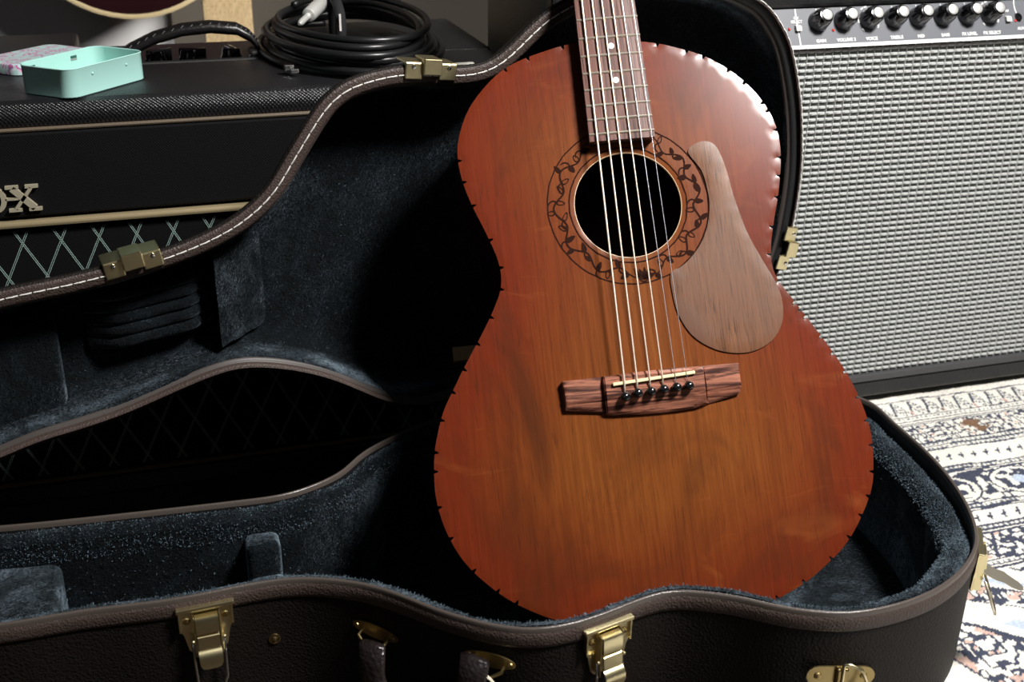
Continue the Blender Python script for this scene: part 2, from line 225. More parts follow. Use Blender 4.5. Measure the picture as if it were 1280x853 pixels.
BASE = [[-0.419,0.7631],[-0.4128,0.7586],[-0.4057,0.7555],[-0.3981,0.7538],[-0.3902,0.753],[-0.3822,0.7526],[-0.3742,0.7524],[-0.3662,0.7522],[-0.3582,0.7519],[-0.3502,0.7516],[-0.3422,0.7513],[-0.3342,0.7511],[-0.3262,0.751],[-0.3182,0.7509],[-0.3102,0.7508],[-0.3022,0.7508],[-0.2942,0.7508],[-0.2862,0.7507],[-0.2782,0.7506],[-0.2701,0.7505],[-0.2621,0.7503],[-0.2541,0.7501],[-0.2461,0.7498],[-0.2381,0.7494],[-0.2301,0.7489],[-0.2222,0.7484],[-0.2142,0.7478],[-0.2062,0.7472],[-0.1982,0.7466],[-0.1902,0.746],[-0.1822,0.7454],[-0.1742,0.7448],[-0.1663,0.7442],[-0.1583,0.7437],[-0.1503,0.7433],[-0.1423,0.743],[-0.1343,0.7428],[-0.1263,0.7428],[-0.1183,0.743],[-0.1103,0.7432],[-0.1023,0.7434],[-0.0943,0.7434],[-0.0863,0.7432],[-0.0783,0.7427],[-0.0703,0.7422],[-0.0623,0.7415],[-0.0543,0.7409],[-0.0463,0.7402],[-0.0383,0.7398],[-0.0303,0.7395],[-0.0223,0.7394],[-0.0143,0.7396],[-0.0064,0.74],[0.0016,0.7406],[0.0096,0.7413],[0.0176,0.7419],[0.0256,0.7424],[0.0336,0.7426],[0.0416,0.7425],[0.0495,0.7421],[0.0574,0.741],[0.0652,0.7393],[0.0729,0.737],[0.0803,0.7342],[0.0876,0.731],[0.0948,0.7274],[0.1017,0.7234],[0.1084,0.7191],[0.1147,0.7142],[0.1207,0.709],[0.1265,0.7034],[0.132,0.6976],[0.1374,0.6917],[0.1427,0.6858],[0.1481,0.6798],[0.1536,0.6741],[0.1594,0.6685],[0.1654,0.6632],[0.1715,0.6581],[0.1778,0.6532],[0.1844,0.6485],[0.1911,0.6443],[0.1981,0.6406],[0.2055,0.6375],[0.2131,0.6353],[0.2209,0.6339],[0.2288,0.6333],[0.2368,0.6334],[0.2448,0.634],[0.2527,0.6352],[0.2605,0.6367],[0.2683,0.6384],[0.2761,0.6405],[0.2838,0.6426],[0.2915,0.6446],[0.2993,0.6465],[0.3071,0.648],[0.315,0.6488],[0.3228,0.6483],[0.3304,0.6467],[0.3379,0.644],[0.3452,0.6407],[0.3523,0.6371],[0.3593,0.6332],[0.366,0.6289],[0.3725,0.6242],[0.3787,0.6192],[0.385,0.6143],[0.3915,0.6097],[0.3983,0.6054],[0.4053,0.6016],[0.4125,0.5981],[0.4198,0.5949],[0.4273,0.5923],[0.435,0.5903],[0.4429,0.5891],[0.4508,0.5885],[0.4588,0.5883],[0.4668,0.5886],[0.4748,0.5891],[0.4827,0.5901],[0.4906,0.5913],[0.4984,0.593],[0.5062,0.595],[0.5138,0.5974],[0.5213,0.6002],[0.5286,0.6034],[0.5358,0.6069],[0.5428,0.6107],[0.5496,0.6149],[0.5562,0.6194],[0.5626,0.6243],[0.5688,0.6293],[0.5746,0.6347],[0.5801,0.6405],[0.5851,0.6467],[0.5896,0.6533],[0.5937,0.6601],[0.5976,0.6671],[0.6012,0.6743],[0.6045,0.6815],[0.6076,0.6889],[0.6105,0.6964],[0.6131,0.704],[0.6156,0.7116],[0.6178,0.7193],[0.6199,0.727],[0.6218,0.7348],[0.6235,0.7426],[0.625,0.7504],[0.6264,0.7583],[0.6275,0.7663],[0.6285,0.7742],[0.6293,0.7822],[0.63,0.7901],[0.6305,0.7981],[0.6309,0.8061],[0.6312,0.8141],[0.6315,0.8221],[0.6318,0.8301],[0.6323,0.8381],[0.6331,0.8461],[0.6339,0.854],[0.6344,0.862],[0.6342,0.8699],[0.6328,0.8776],[0.6303,0.885],[0.6267,0.8921],[0.6224,0.8987],[0.6176,0.9051],[0.6125,0.9113],[0.6072,0.9173],[0.6018,0.9232],[0.5962,0.929],[0.5906,0.9347],[0.585,0.9404],[0.5793,0.946],[0.5735,0.9516],[0.5676,0.9569],[0.5614,0.9619],[0.5549,0.9665],[0.5481,0.9708],[0.5412,0.9747],[0.534,0.9783],[0.5267,0.9815],[0.5192,0.9844],[0.5117,0.9869],[0.504,0.9892],[0.4962,0.9911],[0.4884,0.9927],[0.4805,0.9938],[0.4725,0.9945],[0.4645,0.9947],[0.4565,0.9946],[0.4486,0.9939],[0.4407,0.9926],[0.433,0.9906],[0.4255,0.988],[0.4181,0.985],[0.4108,0.9817],[0.4036,0.9781],[0.3965,0.9744],[0.3895,0.9705],[0.3826,0.9665],[0.3757,0.9625],[0.3687,0.9585],[0.3617,0.9547],[0.3546,0.951],[0.3475,0.9474],[0.3402,0.9442],[0.3327,0.9418],[0.325,0.9404],[0.3172,0.9404],[0.3094,0.9416],[0.3017,0.9436],[0.2941,0.946],[0.2864,0.9484],[0.2787,0.9505],[0.271,0.9526],[0.2632,0.9545],[0.2554,0.9562],[0.2475,0.9577],[0.2397,0.9589],[0.2318,0.9597],[0.2239,0.9595],[0.2162,0.9582],[0.2086,0.9558],[0.2013,0.9526],[0.1942,0.949],[0.1872,0.9451],[0.1803,0.941],[0.1735,0.9368],[0.1668,0.9325],[0.1601,0.9281],[0.1535,0.9236],[0.1471,0.9188],[0.1411,0.9136],[0.1355,0.9079],[0.1304,0.9018],[0.1253,0.8957],[0.12,0.8898],[0.1141,0.8845],[0.1076,0.8799],[0.1007,0.8759],[0.0936,0.8724],[0.0862,0.8693],[0.0787,0.8666],[0.071,0.8646],[0.0632,0.8632],[0.0552,0.8626],[0.0473,0.8625],[0.0393,0.8628],[0.0313,0.8632],[0.0233,0.8636],[0.0153,0.864],[0.0073,0.8644],[-0.0007,0.8649],[-0.0087,0.8653],[-0.0167,0.8658],[-0.0247,0.8663],[-0.0327,0.8668],[-0.0407,0.8673],[-0.0487,0.8678],[-0.0567,0.8684],[-0.0647,0.8689],[-0.0726,0.8695],[-0.0806,0.87],[-0.0886,0.8706],[-0.0966,0.8712],[-0.1046,0.8718],[-0.1126,0.8724],[-0.1206,0.8731],[-0.1285,0.8738],[-0.1365,0.8746],[-0.1445,0.8755],[-0.1524,0.8764],[-0.1603,0.8775],[-0.1683,0.8786],[-0.1762,0.8799],[-0.1841,0.8812],[-0.192,0.8826],[-0.1998,0.884],[-0.2077,0.8855],[-0.2156,0.8868],[-0.2235,0.8882],[-0.2314,0.8894],[-0.2393,0.8906],[-0.2473,0.8916],[-0.2552,0.8925],[-0.2632,0.8934],[-0.2711,0.8943],[-0.2791,0.8951],[-0.2871,0.8958],[-0.2951,0.8965],[-0.303,0.8972],[-0.311,0.8978],[-0.319,0.8984],[-0.327,0.8989],[-0.335,0.8993],[-0.343,0.8996],[-0.351,0.8998],[-0.359,0.8999],[-0.367,0.8999],[-0.375,0.8999],[-0.383,0.8997],[-0.391,0.8992],[-0.3989,0.8981],[-0.4065,0.8961],[-0.4135,0.8929],[-0.4198,0.8884],[-0.425,0.8826],[-0.4293,0.876],[-0.4326,0.8688],[-0.4352,0.8613],[-0.4371,0.8536],[-0.4385,0.8457],[-0.4393,0.8378],[-0.4396,0.8298],[-0.4393,0.8218],[-0.4386,0.8139],[-0.4375,0.806],[-0.4359,0.7982],[-0.4339,0.7904],[-0.4314,0.7829],[-0.4282,0.7756],[-0.4241,0.7689]]
LID = [[-0.6597,0.1471],[-0.652,0.1488],[-0.6441,0.1496],[-0.6362,0.1498],[-0.6282,0.1497],[-0.6202,0.1495],[-0.6122,0.1493],[-0.6042,0.1492],[-0.5962,0.1492],[-0.5882,0.1495],[-0.5802,0.1499],[-0.5723,0.1505],[-0.5643,0.1513],[-0.5564,0.1521],[-0.5484,0.1529],[-0.5405,0.1538],[-0.5325,0.1548],[-0.5246,0.1557],[-0.5167,0.1567],[-0.5087,0.1577],[-0.5008,0.1587],[-0.4929,0.1597],[-0.4849,0.1607],[-0.477,0.1617],[-0.4691,0.1627],[-0.4611,0.1636],[-0.4532,0.1646],[-0.4452,0.1656],[-0.4373,0.1665],[-0.4294,0.1674],[-0.4214,0.1682],[-0.4134,0.1689],[-0.4055,0.1695],[-0.3975,0.1701],[-0.3895,0.1707],[-0.3816,0.1714],[-0.3736,0.1723],[-0.3657,0.1732],[-0.3577,0.1742],[-0.3498,0.1753],[-0.3419,0.1764],[-0.334,0.1776],[-0.3261,0.1789],[-0.3183,0.1803],[-0.3104,0.1819],[-0.3026,0.1837],[-0.2949,0.1857],[-0.2872,0.1878],[-0.2796,0.1902],[-0.272,0.1928],[-0.2646,0.1958],[-0.2573,0.199],[-0.2503,0.2027],[-0.2435,0.2069],[-0.2369,0.2115],[-0.2308,0.2165],[-0.2251,0.222],[-0.2199,0.228],[-0.2151,0.2344],[-0.2106,0.241],[-0.206,0.2475],[-0.2013,0.254],[-0.1967,0.2605],[-0.192,0.267],[-0.1873,0.2734],[-0.1824,0.2797],[-0.1772,0.2857],[-0.1715,0.2913],[-0.1652,0.2961],[-0.1585,0.3002],[-0.1512,0.3034],[-0.1437,0.3057],[-0.1359,0.3075],[-0.128,0.3089],[-0.1201,0.31],[-0.1122,0.3107],[-0.1042,0.3109],[-0.0963,0.3105],[-0.0883,0.3098],[-0.0804,0.3089],[-0.0724,0.308],[-0.0645,0.3073],[-0.0565,0.3068],[-0.0486,0.3066],[-0.0406,0.3071],[-0.0329,0.3084],[-0.0255,0.3109],[-0.0185,0.3145],[-0.0119,0.319],[-0.0056,0.3239],[0.0005,0.329],[0.0067,0.334],[0.013,0.339],[0.0195,0.3436],[0.0263,0.3477],[0.0334,0.3513],[0.0407,0.3545],[0.0481,0.3574],[0.0556,0.3601],[0.0632,0.3625],[0.0709,0.3647],[0.0787,0.3666],[0.0865,0.3683],[0.0944,0.3697],[0.1023,0.3708],[0.1102,0.3717],[0.1182,0.3723],[0.1261,0.3727],[0.1341,0.3728],[0.1421,0.3727],[0.1501,0.3724],[0.1581,0.3718],[0.166,0.371],[0.1739,0.3699],[0.1818,0.3685],[0.1896,0.3668],[0.1973,0.3647],[0.2049,0.3623],[0.2124,0.3596],[0.2199,0.3567],[0.2272,0.3536],[0.2345,0.3503],[0.2416,0.3467],[0.2484,0.3427],[0.2547,0.3379],[0.2605,0.3325],[0.2658,0.3266],[0.2708,0.3204],[0.2756,0.314],[0.2798,0.3073],[0.2835,0.3003],[0.2866,0.2929],[0.2895,0.2855],[0.2921,0.2779],[0.2946,0.2703],[0.2968,0.2627],[0.299,0.255],[0.301,0.2472],[0.3027,0.2394],[0.3042,0.2316],[0.3055,0.2237],[0.3067,0.2158],[0.3077,0.2079],[0.3087,0.1999],[0.3094,0.192],[0.31,0.184],[0.3104,0.176],[0.3105,0.168],[0.3103,0.16],[0.31,0.1521],[0.3095,0.1441],[0.3089,0.1361],[0.3081,0.1281],[0.3073,0.1202],[0.3063,0.1123],[0.305,0.1044],[0.3034,0.0966],[0.3015,0.0888],[0.2991,0.0812],[0.2964,0.0737],[0.2933,0.0663],[0.2898,0.0592],[0.286,0.0522],[0.2817,0.0454],[0.2771,0.0389],[0.2722,0.0327],[0.2668,0.0268],[0.2609,0.0215],[0.2546,0.0166],[0.2479,0.0123],[0.241,0.0084],[0.2338,0.005],[0.2264,0.002],[0.2188,-0.0006],[0.2112,-0.0027],[0.2034,-0.0044],[0.1955,-0.0058],[0.1876,-0.0069],[0.1796,-0.0078],[0.1717,-0.0085],[0.1637,-0.0091],[0.1557,-0.0095],[0.1477,-0.0097],[0.1398,-0.0096],[0.1318,-0.009],[0.1239,-0.0081],[0.116,-0.0068],[0.1082,-0.0051],[0.1004,-0.0033],[0.0927,-0.0012],[0.085,0.0009],[0.0773,0.0031],[0.0697,0.0055],[0.0621,0.008],[0.0545,0.0105],[0.0469,0.0131],[0.0393,0.0154],[0.0316,0.0172],[0.0237,0.0185],[0.0158,0.0192],[0.0078,0.0193],[-0.0001,0.0189],[-0.008,0.0178],[-0.0157,0.0159],[-0.0233,0.0134],[-0.0307,0.0106],[-0.0381,0.0076],[-0.0456,0.0048],[-0.0532,0.0024],[-0.0609,0.0003],[-0.0687,-0.0014],[-0.0766,-0.0026],[-0.0845,-0.0033],[-0.0924,-0.0033],[-0.1003,-0.0025],[-0.1081,-0.0009],[-0.1158,0.0012],[-0.1233,0.004],[-0.1305,0.0073],[-0.1375,0.0111],[-0.1442,0.0153],[-0.1509,0.0198],[-0.1575,0.0242],[-0.1642,0.0287],[-0.1709,0.033],[-0.1777,0.0372],[-0.1846,0.0411],[-0.1917,0.0448],[-0.199,0.0482],[-0.2063,0.0513],[-0.2138,0.0542],[-0.2213,0.0568],[-0.2289,0.0592],[-0.2366,0.0613],[-0.2444,0.063],[-0.2523,0.0642],[-0.2602,0.0646],[-0.2681,0.0642],[-0.276,0.0631],[-0.2838,0.0616],[-0.2916,0.0598],[-0.2993,0.0577],[-0.307,0.0556],[-0.3147,0.0534],[-0.3224,0.0511],[-0.3301,0.0489],[-0.3378,0.0467],[-0.3455,0.0446],[-0.3532,0.0427],[-0.361,0.0409],[-0.3689,0.0393],[-0.3767,0.0379],[-0.3846,0.0367],[-0.3925,0.0355],[-0.4004,0.0344],[-0.4084,0.0334],[-0.4163,0.0322],[-0.4241,0.0308],[-0.4319,0.029],[-0.4396,0.027],[-0.4473,0.0249],[-0.4551,0.0231],[-0.4629,0.0214],[-0.4707,0.0198],[-0.4785,0.0182],[-0.4864,0.0166],[-0.4942,0.0151],[-0.5021,0.0136],[-0.5099,0.0121],[-0.5178,0.0107],[-0.5257,0.0093],[-0.5336,0.0079],[-0.5415,0.0067],[-0.5494,0.0055],[-0.5573,0.0044],[-0.5652,0.0034],[-0.5731,0.0024],[-0.5811,0.0014],[-0.589,0.0005],[-0.597,-0.0004],[-0.6049,-0.0012],[-0.6129,-0.002],[-0.6208,-0.0026],[-0.6288,-0.003],[-0.6368,-0.0032],[-0.6448,-0.0031],[-0.6527,-0.0024],[-0.6605,-0.001],[-0.6679,0.0014],[-0.6748,0.005],[-0.6809,0.0098],[-0.6861,0.0157],[-0.6904,0.0223],[-0.694,0.0293],[-0.6968,0.0367],[-0.6988,0.0444],[-0.6998,0.0522],[-0.7002,0.0602],[-0.7001,0.0682],[-0.6997,0.0761],[-0.699,0.0841],[-0.698,0.092],[-0.6965,0.0998],[-0.6944,0.1075],[-0.6917,0.115],[-0.6883,0.1222],[-0.6843,0.1289],[-0.6794,0.1351],[-0.6737,0.1403],[-0.667,0.1444]]
G = [[0.35034,0.77053,0.23926],[0.98328,-0.17128,0.06184],[0.04556,0.56018,0.82712],[-0.17631,-0.81047,0.55862]]
L = [[0.3,0.96274,0.14488],[0.99084,0.13501,0.0],[-0.00181,0.01328,0.99991],[0.13499,-0.99076,0.0134]]
# ------------------------------------------------------------------ materials
def plush():
    m, nt, b = M('navy_plush')
    n1 = noise(nt, (1, 1, 1), 4, 260, .65, 1.5); n2 = noise(nt, (1, 1, 1), 3, 28, .6, .6)
    n3 = noise(nt, (1, 1, 1), 4, 17, .6, 1.2)
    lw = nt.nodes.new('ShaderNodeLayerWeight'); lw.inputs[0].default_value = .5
    c = mixc(nt, ramp(nt, n1, [(.30, (0, 0, 0)), (.68, (1, 1, 1))]), (.0006, .0011, .0016), mixc(nt, ramp(nt, lw.outputs['Facing'], [(.38, (0, 0, 0)), (.68, (1, 1, 1))]), (.007, .012, .017), (.25, .33, .40)));  # velvet sheen put into the base colour, paler at grazing view
    c2 = mixc(nt, ramp(nt, n3, [(.44, (.78, .78, .78)), (.60, (0, 0, 0))]), c, (.0015, .0026, .0035)); nt.links.new(c2, b.inputs['Base Color'])
    b.inputs['Roughness'].default_value = .75; b.inputs['Specular IOR Level'].default_value = .12
    b.inputs['Sheen Weight'].default_value = .35; b.inputs['Sheen Roughness'].default_value = .35
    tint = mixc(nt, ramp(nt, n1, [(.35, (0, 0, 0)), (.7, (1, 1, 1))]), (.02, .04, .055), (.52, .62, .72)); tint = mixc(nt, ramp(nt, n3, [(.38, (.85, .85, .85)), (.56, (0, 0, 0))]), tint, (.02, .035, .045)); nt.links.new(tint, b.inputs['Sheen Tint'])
    add = nt.nodes.new('ShaderNodeMath'); add.operation = 'ADD'; nt.links.new(n1, add.inputs[0]); nt.links.new(n2, add.inputs[1])
    bumpn(nt, b, add.outputs[0], .9, .004); return m
def tolex(name, c0, c1, rough=.42, sc=420, spec=.5, dist=.0006):
    m, nt, b = M(name)
    tc = nt.nodes.new('ShaderNodeTexCoord'); v = nt.nodes.new('ShaderNodeTexVoronoi'); v.inputs['Scale'].default_value = sc
    nt.links.new(tc.outputs['Object'], v.inputs['Vector'])
    n = noise(nt, (1, 1, 1), 3, 60); nt.links.new(mixc(nt, n, c0, c1), b.inputs['Base Color'])
    b.inputs['Roughness'].default_value = rough; b.inputs['Specular IOR Level'].default_value = spec
    bumpn(nt, b, v.outputs['Distance'], .8, dist); return m
def weave(name, c0, c1, sx, sz, rough=.6, dist=.0004, spec=.4):
    """woven vinyl: crossing waves along x and along z/y of the object frame"""
    m, nt, b = M(name); tc = nt.nodes.new('ShaderNodeTexCoord'); sp = nt.nodes.new('ShaderNodeSeparateXYZ'); nt.links.new(tc.outputs['Object'], sp.inputs[0])
    def sn(o, s):
        a = nt.nodes.new('ShaderNodeMath'); a.operation = 'MULTIPLY'; a.inputs[1].default_value = s; nt.links.new(o, a.inputs[0])
        q = nt.nodes.new('ShaderNodeMath'); q.operation = 'SINE'; nt.links.new(a.outputs[0], q.inputs[0]); return q.outputs[0]
    ad = nt.nodes.new('ShaderNodeMath'); ad.operation = 'ADD'; nt.links.new(sp.outputs[1], ad.inputs[0]); nt.links.new(sp.outputs[2], ad.inputs[1])
    mu = nt.nodes.new('ShaderNodeMath'); mu.operation = 'MULTIPLY'; nt.links.new(sn(sp.outputs[0], sx), mu.inputs[0]); nt.links.new(sn(ad.outputs[0], sz), mu.inputs[1])
    f = nt.nodes.new('ShaderNodeMath'); f.operation = 'MULTIPLY_ADD'; f.inputs[1].default_value = .5; f.inputs[2].default_value = .5; nt.links.new(mu.outputs[0], f.inputs[0])
    n = noise(nt, (1, 1, 1), 3, 500, .7)
    nt.links.new(mixc(nt, f.outputs[0], c0, c1), b.inputs['Base Color']); b.inputs['Roughness'].default_value = rough; b.inputs['Specular IOR Level'].default_value = spec
    a2 = nt.nodes.new('ShaderNodeMath'); a2.operation = 'ADD'; nt.links.new(f.outputs[0], a2.inputs[0]); nt.links.new(n, a2.inputs[1])
    bumpn(nt, b, a2.outputs[0], .8, dist); return m
def wood(name, dark, light, sx=220, sy=9, rough=.4, coat=.0, blot=None, axis='x', dist=1.2, contrast=(.3, .7)):
    m, nt, b = M(name)
    sc = (sx, sy, max(sx, sy) * .3)
    g = noise(nt, sc, 5, 1., .62, dist); g2 = noise(nt, (sx * 3.5, sy * 3, sx), 3, 1., .6, .3)
    c = ramp(nt, g, [(contrast[0], dark), (contrast[1], light)])
    c = mixc(nt, ramp(nt, g2, [(.30, (1, 1, 1)), (.47, (0, 0, 0))]), c, tuple(x * .45 for x in dark))
    if blot:
        bn = noise(nt, (1, 1, 1), 3, 14, .55, .8); c = mixc(nt, ramp(nt, bn, [(.4, (0, 0, 0)), (.75, (1, 1, 1))]), c, blot)
    nt.links.new(c, b.inputs['Base Color']); b.inputs['Roughness'].default_value = rough; b.inputs['Coat Weight'].default_value = coat; b.inputs['Specular IOR Level'].default_value = .22
    b.inputs['Coat Roughness'].default_value = .3
    bumpn(nt, b, g2, .25, .0003); return m
def guitar_top():
    m, nt, b = M('stained_mahogany')
    at = nt.nodes.new('ShaderNodeAttribute'); at.attribute_name = 'edge'
    g = noise(nt, (300, 9, 60), 5, 1., .6, .8); g2 = noise(nt, (760, 40, 90), 3, 1., .6, .3); bl = noise(nt, (9, 5, 6), 4, 1., .6, 1.4); fig = noise(nt, (14, 34, 14), 3, 1., .5, 1.2, rot=(0, 0, .5))
    cen = ramp(nt, g, [(.22, (.110, .027, .0045)), (.52, (.175, .047, .007)), (.82, (.235, .070, .012))])
    edg = ramp(nt, g, [(.22, (.105, .013, .0028)), (.82, (.165, .021, .004))])
    a = nt.nodes.new('ShaderNodeMath'); a.operation = 'MULTIPLY_ADD'; a.inputs[1].default_value = .055; nt.links.new(bl, a.inputs[0]); nt.links.new(at.outputs['Fac'], a.inputs[2])
    c = mixc(nt, ramp(nt, a.outputs[0], [(.045, (0, 0, 0)), (.135, (1, 1, 1))]), edg, cen)
    c = mixc(nt, ramp(nt, fig, [(.60, (0, 0, 0)), (.76, (.38, .38, .38))]), c, (.27, .070, .014))
    c = mixc(nt, ramp(nt, bl, [(.28, (.75, .75, .75)), (.50, (0, 0, 0))]), c, (.060, .016, .004))
    c = mixc(nt, ramp(nt, g2, [(.30, (.6, .6, .6)), (.42, (0, 0, 0))]), c, (.055, .014, .004))
    nt.links.new(c, b.inputs['Base Color']); b.inputs['Roughness'].default_value = .60; b.inputs['Specular IOR Level'].default_value = .05
    b.inputs['Coat Weight'].default_value = .9; b.inputs['Coat Roughness'].default_value = .195
    bumpn(nt, b, g2, .2, .0003); return m
PLUSH = plush()
VINYL = tolex('brown_vinyl', (.0056, .0039, .0032), (.0090, .0064, .0054), .65, 520, .2)
EDGE_V = tolex('brown_edge_vinyl', (.046, .031, .026), (.066, .046, .040), .5, 620, .3)
LIPM = simple('worn_lip_leather', (.075, .060, .052), .30, bump=(700, .5, .0004))
BLACKIN = simple('black_lining_edge', (.004, .004, .005), .6)
BRASS = simple('brass', (.80, .70, .42), .30, 1.0, bump=(300, .12, .0003))
DBRASS = simple('dark_brass', (.33, .25, .11), .35, 1.0, bump=(300, .12, .0003))
STEEL = simple('bright_steel', (.80, .79, .76), .2, 1.0)
NICKEL = simple('nickel_fret', (.72, .66, .54), .38, .9)
BLACK = simple('black_plastic', (.006, .006, .007), .18, coat=.6)
MATTE = simple('black_matte', (.006, .006, .006), .6)
WHITE = simple('white_print', (.75, .75, .74), .5)
THREAD = simple('white_thread', (.70, .68, .64), .6)
TOPW = guitar_top()
SIDEW = wood('side_mahogany', (.025, .006, .003), (.06, .014, .005), 60, 200, .4)
PGW = wood('pickguard_walnut', (.095, .036, .015), (.215, .088, .038), 330, 14, .42, .08, blot=(.13, .065, .042), dist=1.2, contrast=(.22, .8))
ROSE = wood('rosewood', (.045, .014, .010), (.40, .155, .095), 16, 210, .36, .2, dist=1.2, contrast=(.36, .62))
BOARD = wood('rosewood_board', (.035, .013, .010), (.23, .105, .082), 300, 8, .42, .05, dist=1.0)
BONE = simple('bone_saddle', (.80, .71, .42), .4)
BURN = simple('burned_line', (.022, .007, .004), .9, spec=.1)
BRONZE = simple('bronze_string', (.95, .82, .68), .42, .55)
PLAIN = simple('plain_string', (.70, .72, .76), .35, .8)
PEARL = simple('pearl_dot', (.80, .78, .72), .3)
MINT = simple('mint_enamel', (.40, .69, .63), .28, coat=.3)
# ------------------------------------------------------------------ the room
FLOORM = wood('floor_boards', (.018, .012, .008), (.04, .026, .017), 3, 40, .5)
WALLM = simple('grey_wall', (.07, .060, .048), .9, bump=(90, .2, .001))
structure(mesh('floor', *[MB().box(-2.6, 3.0, -1.6, 2.4, -.06, -.0120).__dict__[k] for k in ('v', 'f')], FLOORM))
structure(mesh('wall_back', *[MB().box(-2.6, 3.0, 2.4, 2.48, -.06, 2.3).__dict__[k] for k in ('v', 'f')], WALLM))

# rug: a dense pile sheet whose woven colours are painted per vertex from a band design
def lin(a): a = np.array(a, float) / 255.; return np.where(a <= .04045, a / 12.92, ((a + .055) / 1.055) ** 2.4)
def build_rug():
    xs = np.concatenate([np.arange(.42, .54, .012), np.arange(.54, 1.12, .0017), np.arange(1.12, 2.0, .012)])
    ys = np.concatenate([np.arange(-.5, .54, .012), np.arange(.54, 1.10, .0017), np.arange(1.10, 1.55, .012)])
    X, Y = np.meshgrid(xs, ys)
    def vn(sx, sy, seed, ox=0., oy=0.):          # smooth value noise
        g = np.random.default_rng(seed).random((160, 160)); u = (X + 3 + ox) * sx; v = (Y + 3 + oy) * sy
        i = np.floor(u).astype(int); j = np.floor(v).astype(int); fu = u - i; fv = v - j; fu = fu * fu * (3 - 2 * fu); fv = fv * fv * (3 - 2 * fv)
        a = g[i % 160, j % 160]; b_ = g[(i + 1) % 160, j % 160]; c_ = g[i % 160, (j + 1) % 160]; d_ = g[(i + 1) % 160, (j + 1) % 160]
        return (a * (1 - fu) + b_ * fu) * (1 - fv) + (c_ * (1 - fu) + d_ * fu) * fv
    Yw = Y + (vn(14, 14, 5) - .5) * .004
    Xw = X + (vn(30, 30, 6) - .5) * .004
    cream, navy, grey, pink, brown, paleblue = [lin(c) for c in ((226, 222, 212), (64, 68, 84), (120, 124, 130), (198, 168, 156), (120, 92, 70), (176, 188, 206))]
    C = np.ones(X.shape + (3,)) * cream
    def put(mask, col): C[mask] = col
    def band(y0, y1): return (Yw > y0) & (Yw < y1)
    def line(y, w=.0016, col=navy): put(np.abs(Yw - y) < w, col)
    def beads(y, h=.0035, p=.006):                # thin rows of small dashes
        put((np.abs(Yw - y) < h * .5) & (((Xw / p) % 1) < .45), grey)
    # band 1 (next to the amplifier): hexagons between crossing bars
    m = band(1.046, 1.078); p = .0215
    fx = (Xw / p) % 1; fy = (Yw - 1.046) / .032
    put(m & (np.abs(fx - fy * .55) < .07), navy); put(m & (np.abs(((fx + fy * .55) % 1)) < .07), navy)
    hexm = m & (np.abs(fx - .62) + np.abs(fy - .5) * .5 < .26); put(hexm, cream)
    put(m & (np.abs(fx - .62) + np.abs(fy - .5) * .5 < .20) & (((fy * 5 + fx * 1.2) % 1) < .45), grey)
    put(m & (np.abs(np.abs(fx - .62) + np.abs(fy - .5) * .5 - .27) < .03), navy)
    put(m & (np.abs(fx - .12) < .07) & (fy < .3) & (((Xw / p).astype(int) % 2) == 0), pink)
    for y in (1.0815, 1.0445, 1.0345, 1.0295): line(y, .0011)
    beads(1.0395)
    # band 2: small flower panels
    m = band(.986, 1.027); a = vn(190, 190, 11); q = np.sin(Xw * 2 * np.pi / .019) * np.sin((Yw - .986) * np.pi * 2 / .020)
    put(m & (np.abs(a - .5) < .085), navy); put(m & (np.abs(q) < .10), navy); put(m & (q > .72) & (((Xw / .019).astype(int) % 3) == 0), pink)
    put(m & ((((Xw) / .038) % 1) < .06), navy)
    put(((X - .872) ** 2 / .018 ** 2 + (Y - 1.007) ** 2 / .014 ** 2 < 1) & (a > .42), brown)
    for y in (.9845, .9765, .9685): line(y, .0013)
    beads(.9805); beads(.9725)
    # band 3: plain cream with tiny birds
    def birds(yc, h, p):
        bx = (Xw / p) % 1; by = (Yw - yc) / h
        put((np.abs(by) < 1) & (np.abs(bx - .5 - by * .16) < .07 + .05 * (np.abs(by) < .35)), navy)
        put((np.abs(by - .1) < .28) & (np.abs(bx - .42) < .18), navy)
    birds(.949, .0060, .0155)
    for y in (.9305, .9235, .9195): line(y, .0014)
    beads(.927)
    # band 4: dense dark curls and medallions
    m = band(.862, .917)
    a = vn(120, 120, 21); b_ = vn(52, 52, 22); put(m & (np.abs(a - .5) < .10), navy); put(m & (b_ > .60) & (a > .36), navy)
    medx = ((X - .80) / .088) % 1; med = ((medx - .5) * .088) ** 2 / .031 ** 2 + (Y - .890) ** 2 / .023 ** 2
    put(m & (np.abs(med - 1.) < .16), cream); put(m & (np.abs(med - 1.28) < .09), navy); put(m & (med < .75) & (a > .40), navy); put(m & (med < .10), paleblue)
    for y in (.8600, .8530, .8490): line(y, .0014)
    beads(.8565)
    birds(.836, .0062, .0155)
    for y in (.8235, .8165, .8125): line(y, .0015)
    beads(.8200)
    # band 5: curls with pink diamonds
    m = band(.772, .811); a = vn(150, 150, 31); put(m & (np.abs(a - .5) < .12), navy); b_ = vn(48, 48, 32); put(m & (b_ > .66), pink)
    z = np.abs((((X / .044) % 1) - .5) * 2 - (Y - .772) / .039); put(m & (z < .10), navy)
    for y in (.7700, .7630, .7590): line(y, .0014)
    beads(.7665)
    # field: large cream lozenges outlined in dark vines on a diagonal
    m = Yw < .756
    dgl = (X * .80 + Y * 1.0); w = vn(16, 16, 41) * .05; s = ((dgl + w) / .115) % 1
    a = vn(150, 150, 42); b_ = vn(60, 60, 43)
    put(m & (s < .46) & (np.abs(a - .5) < .16), navy); put(m & (s < .46) & (b_ > .62) & (a > .5), pink)
    put(m & ((np.abs(s - .47) < .025) | (np.abs(s - .01) < .02)), navy)
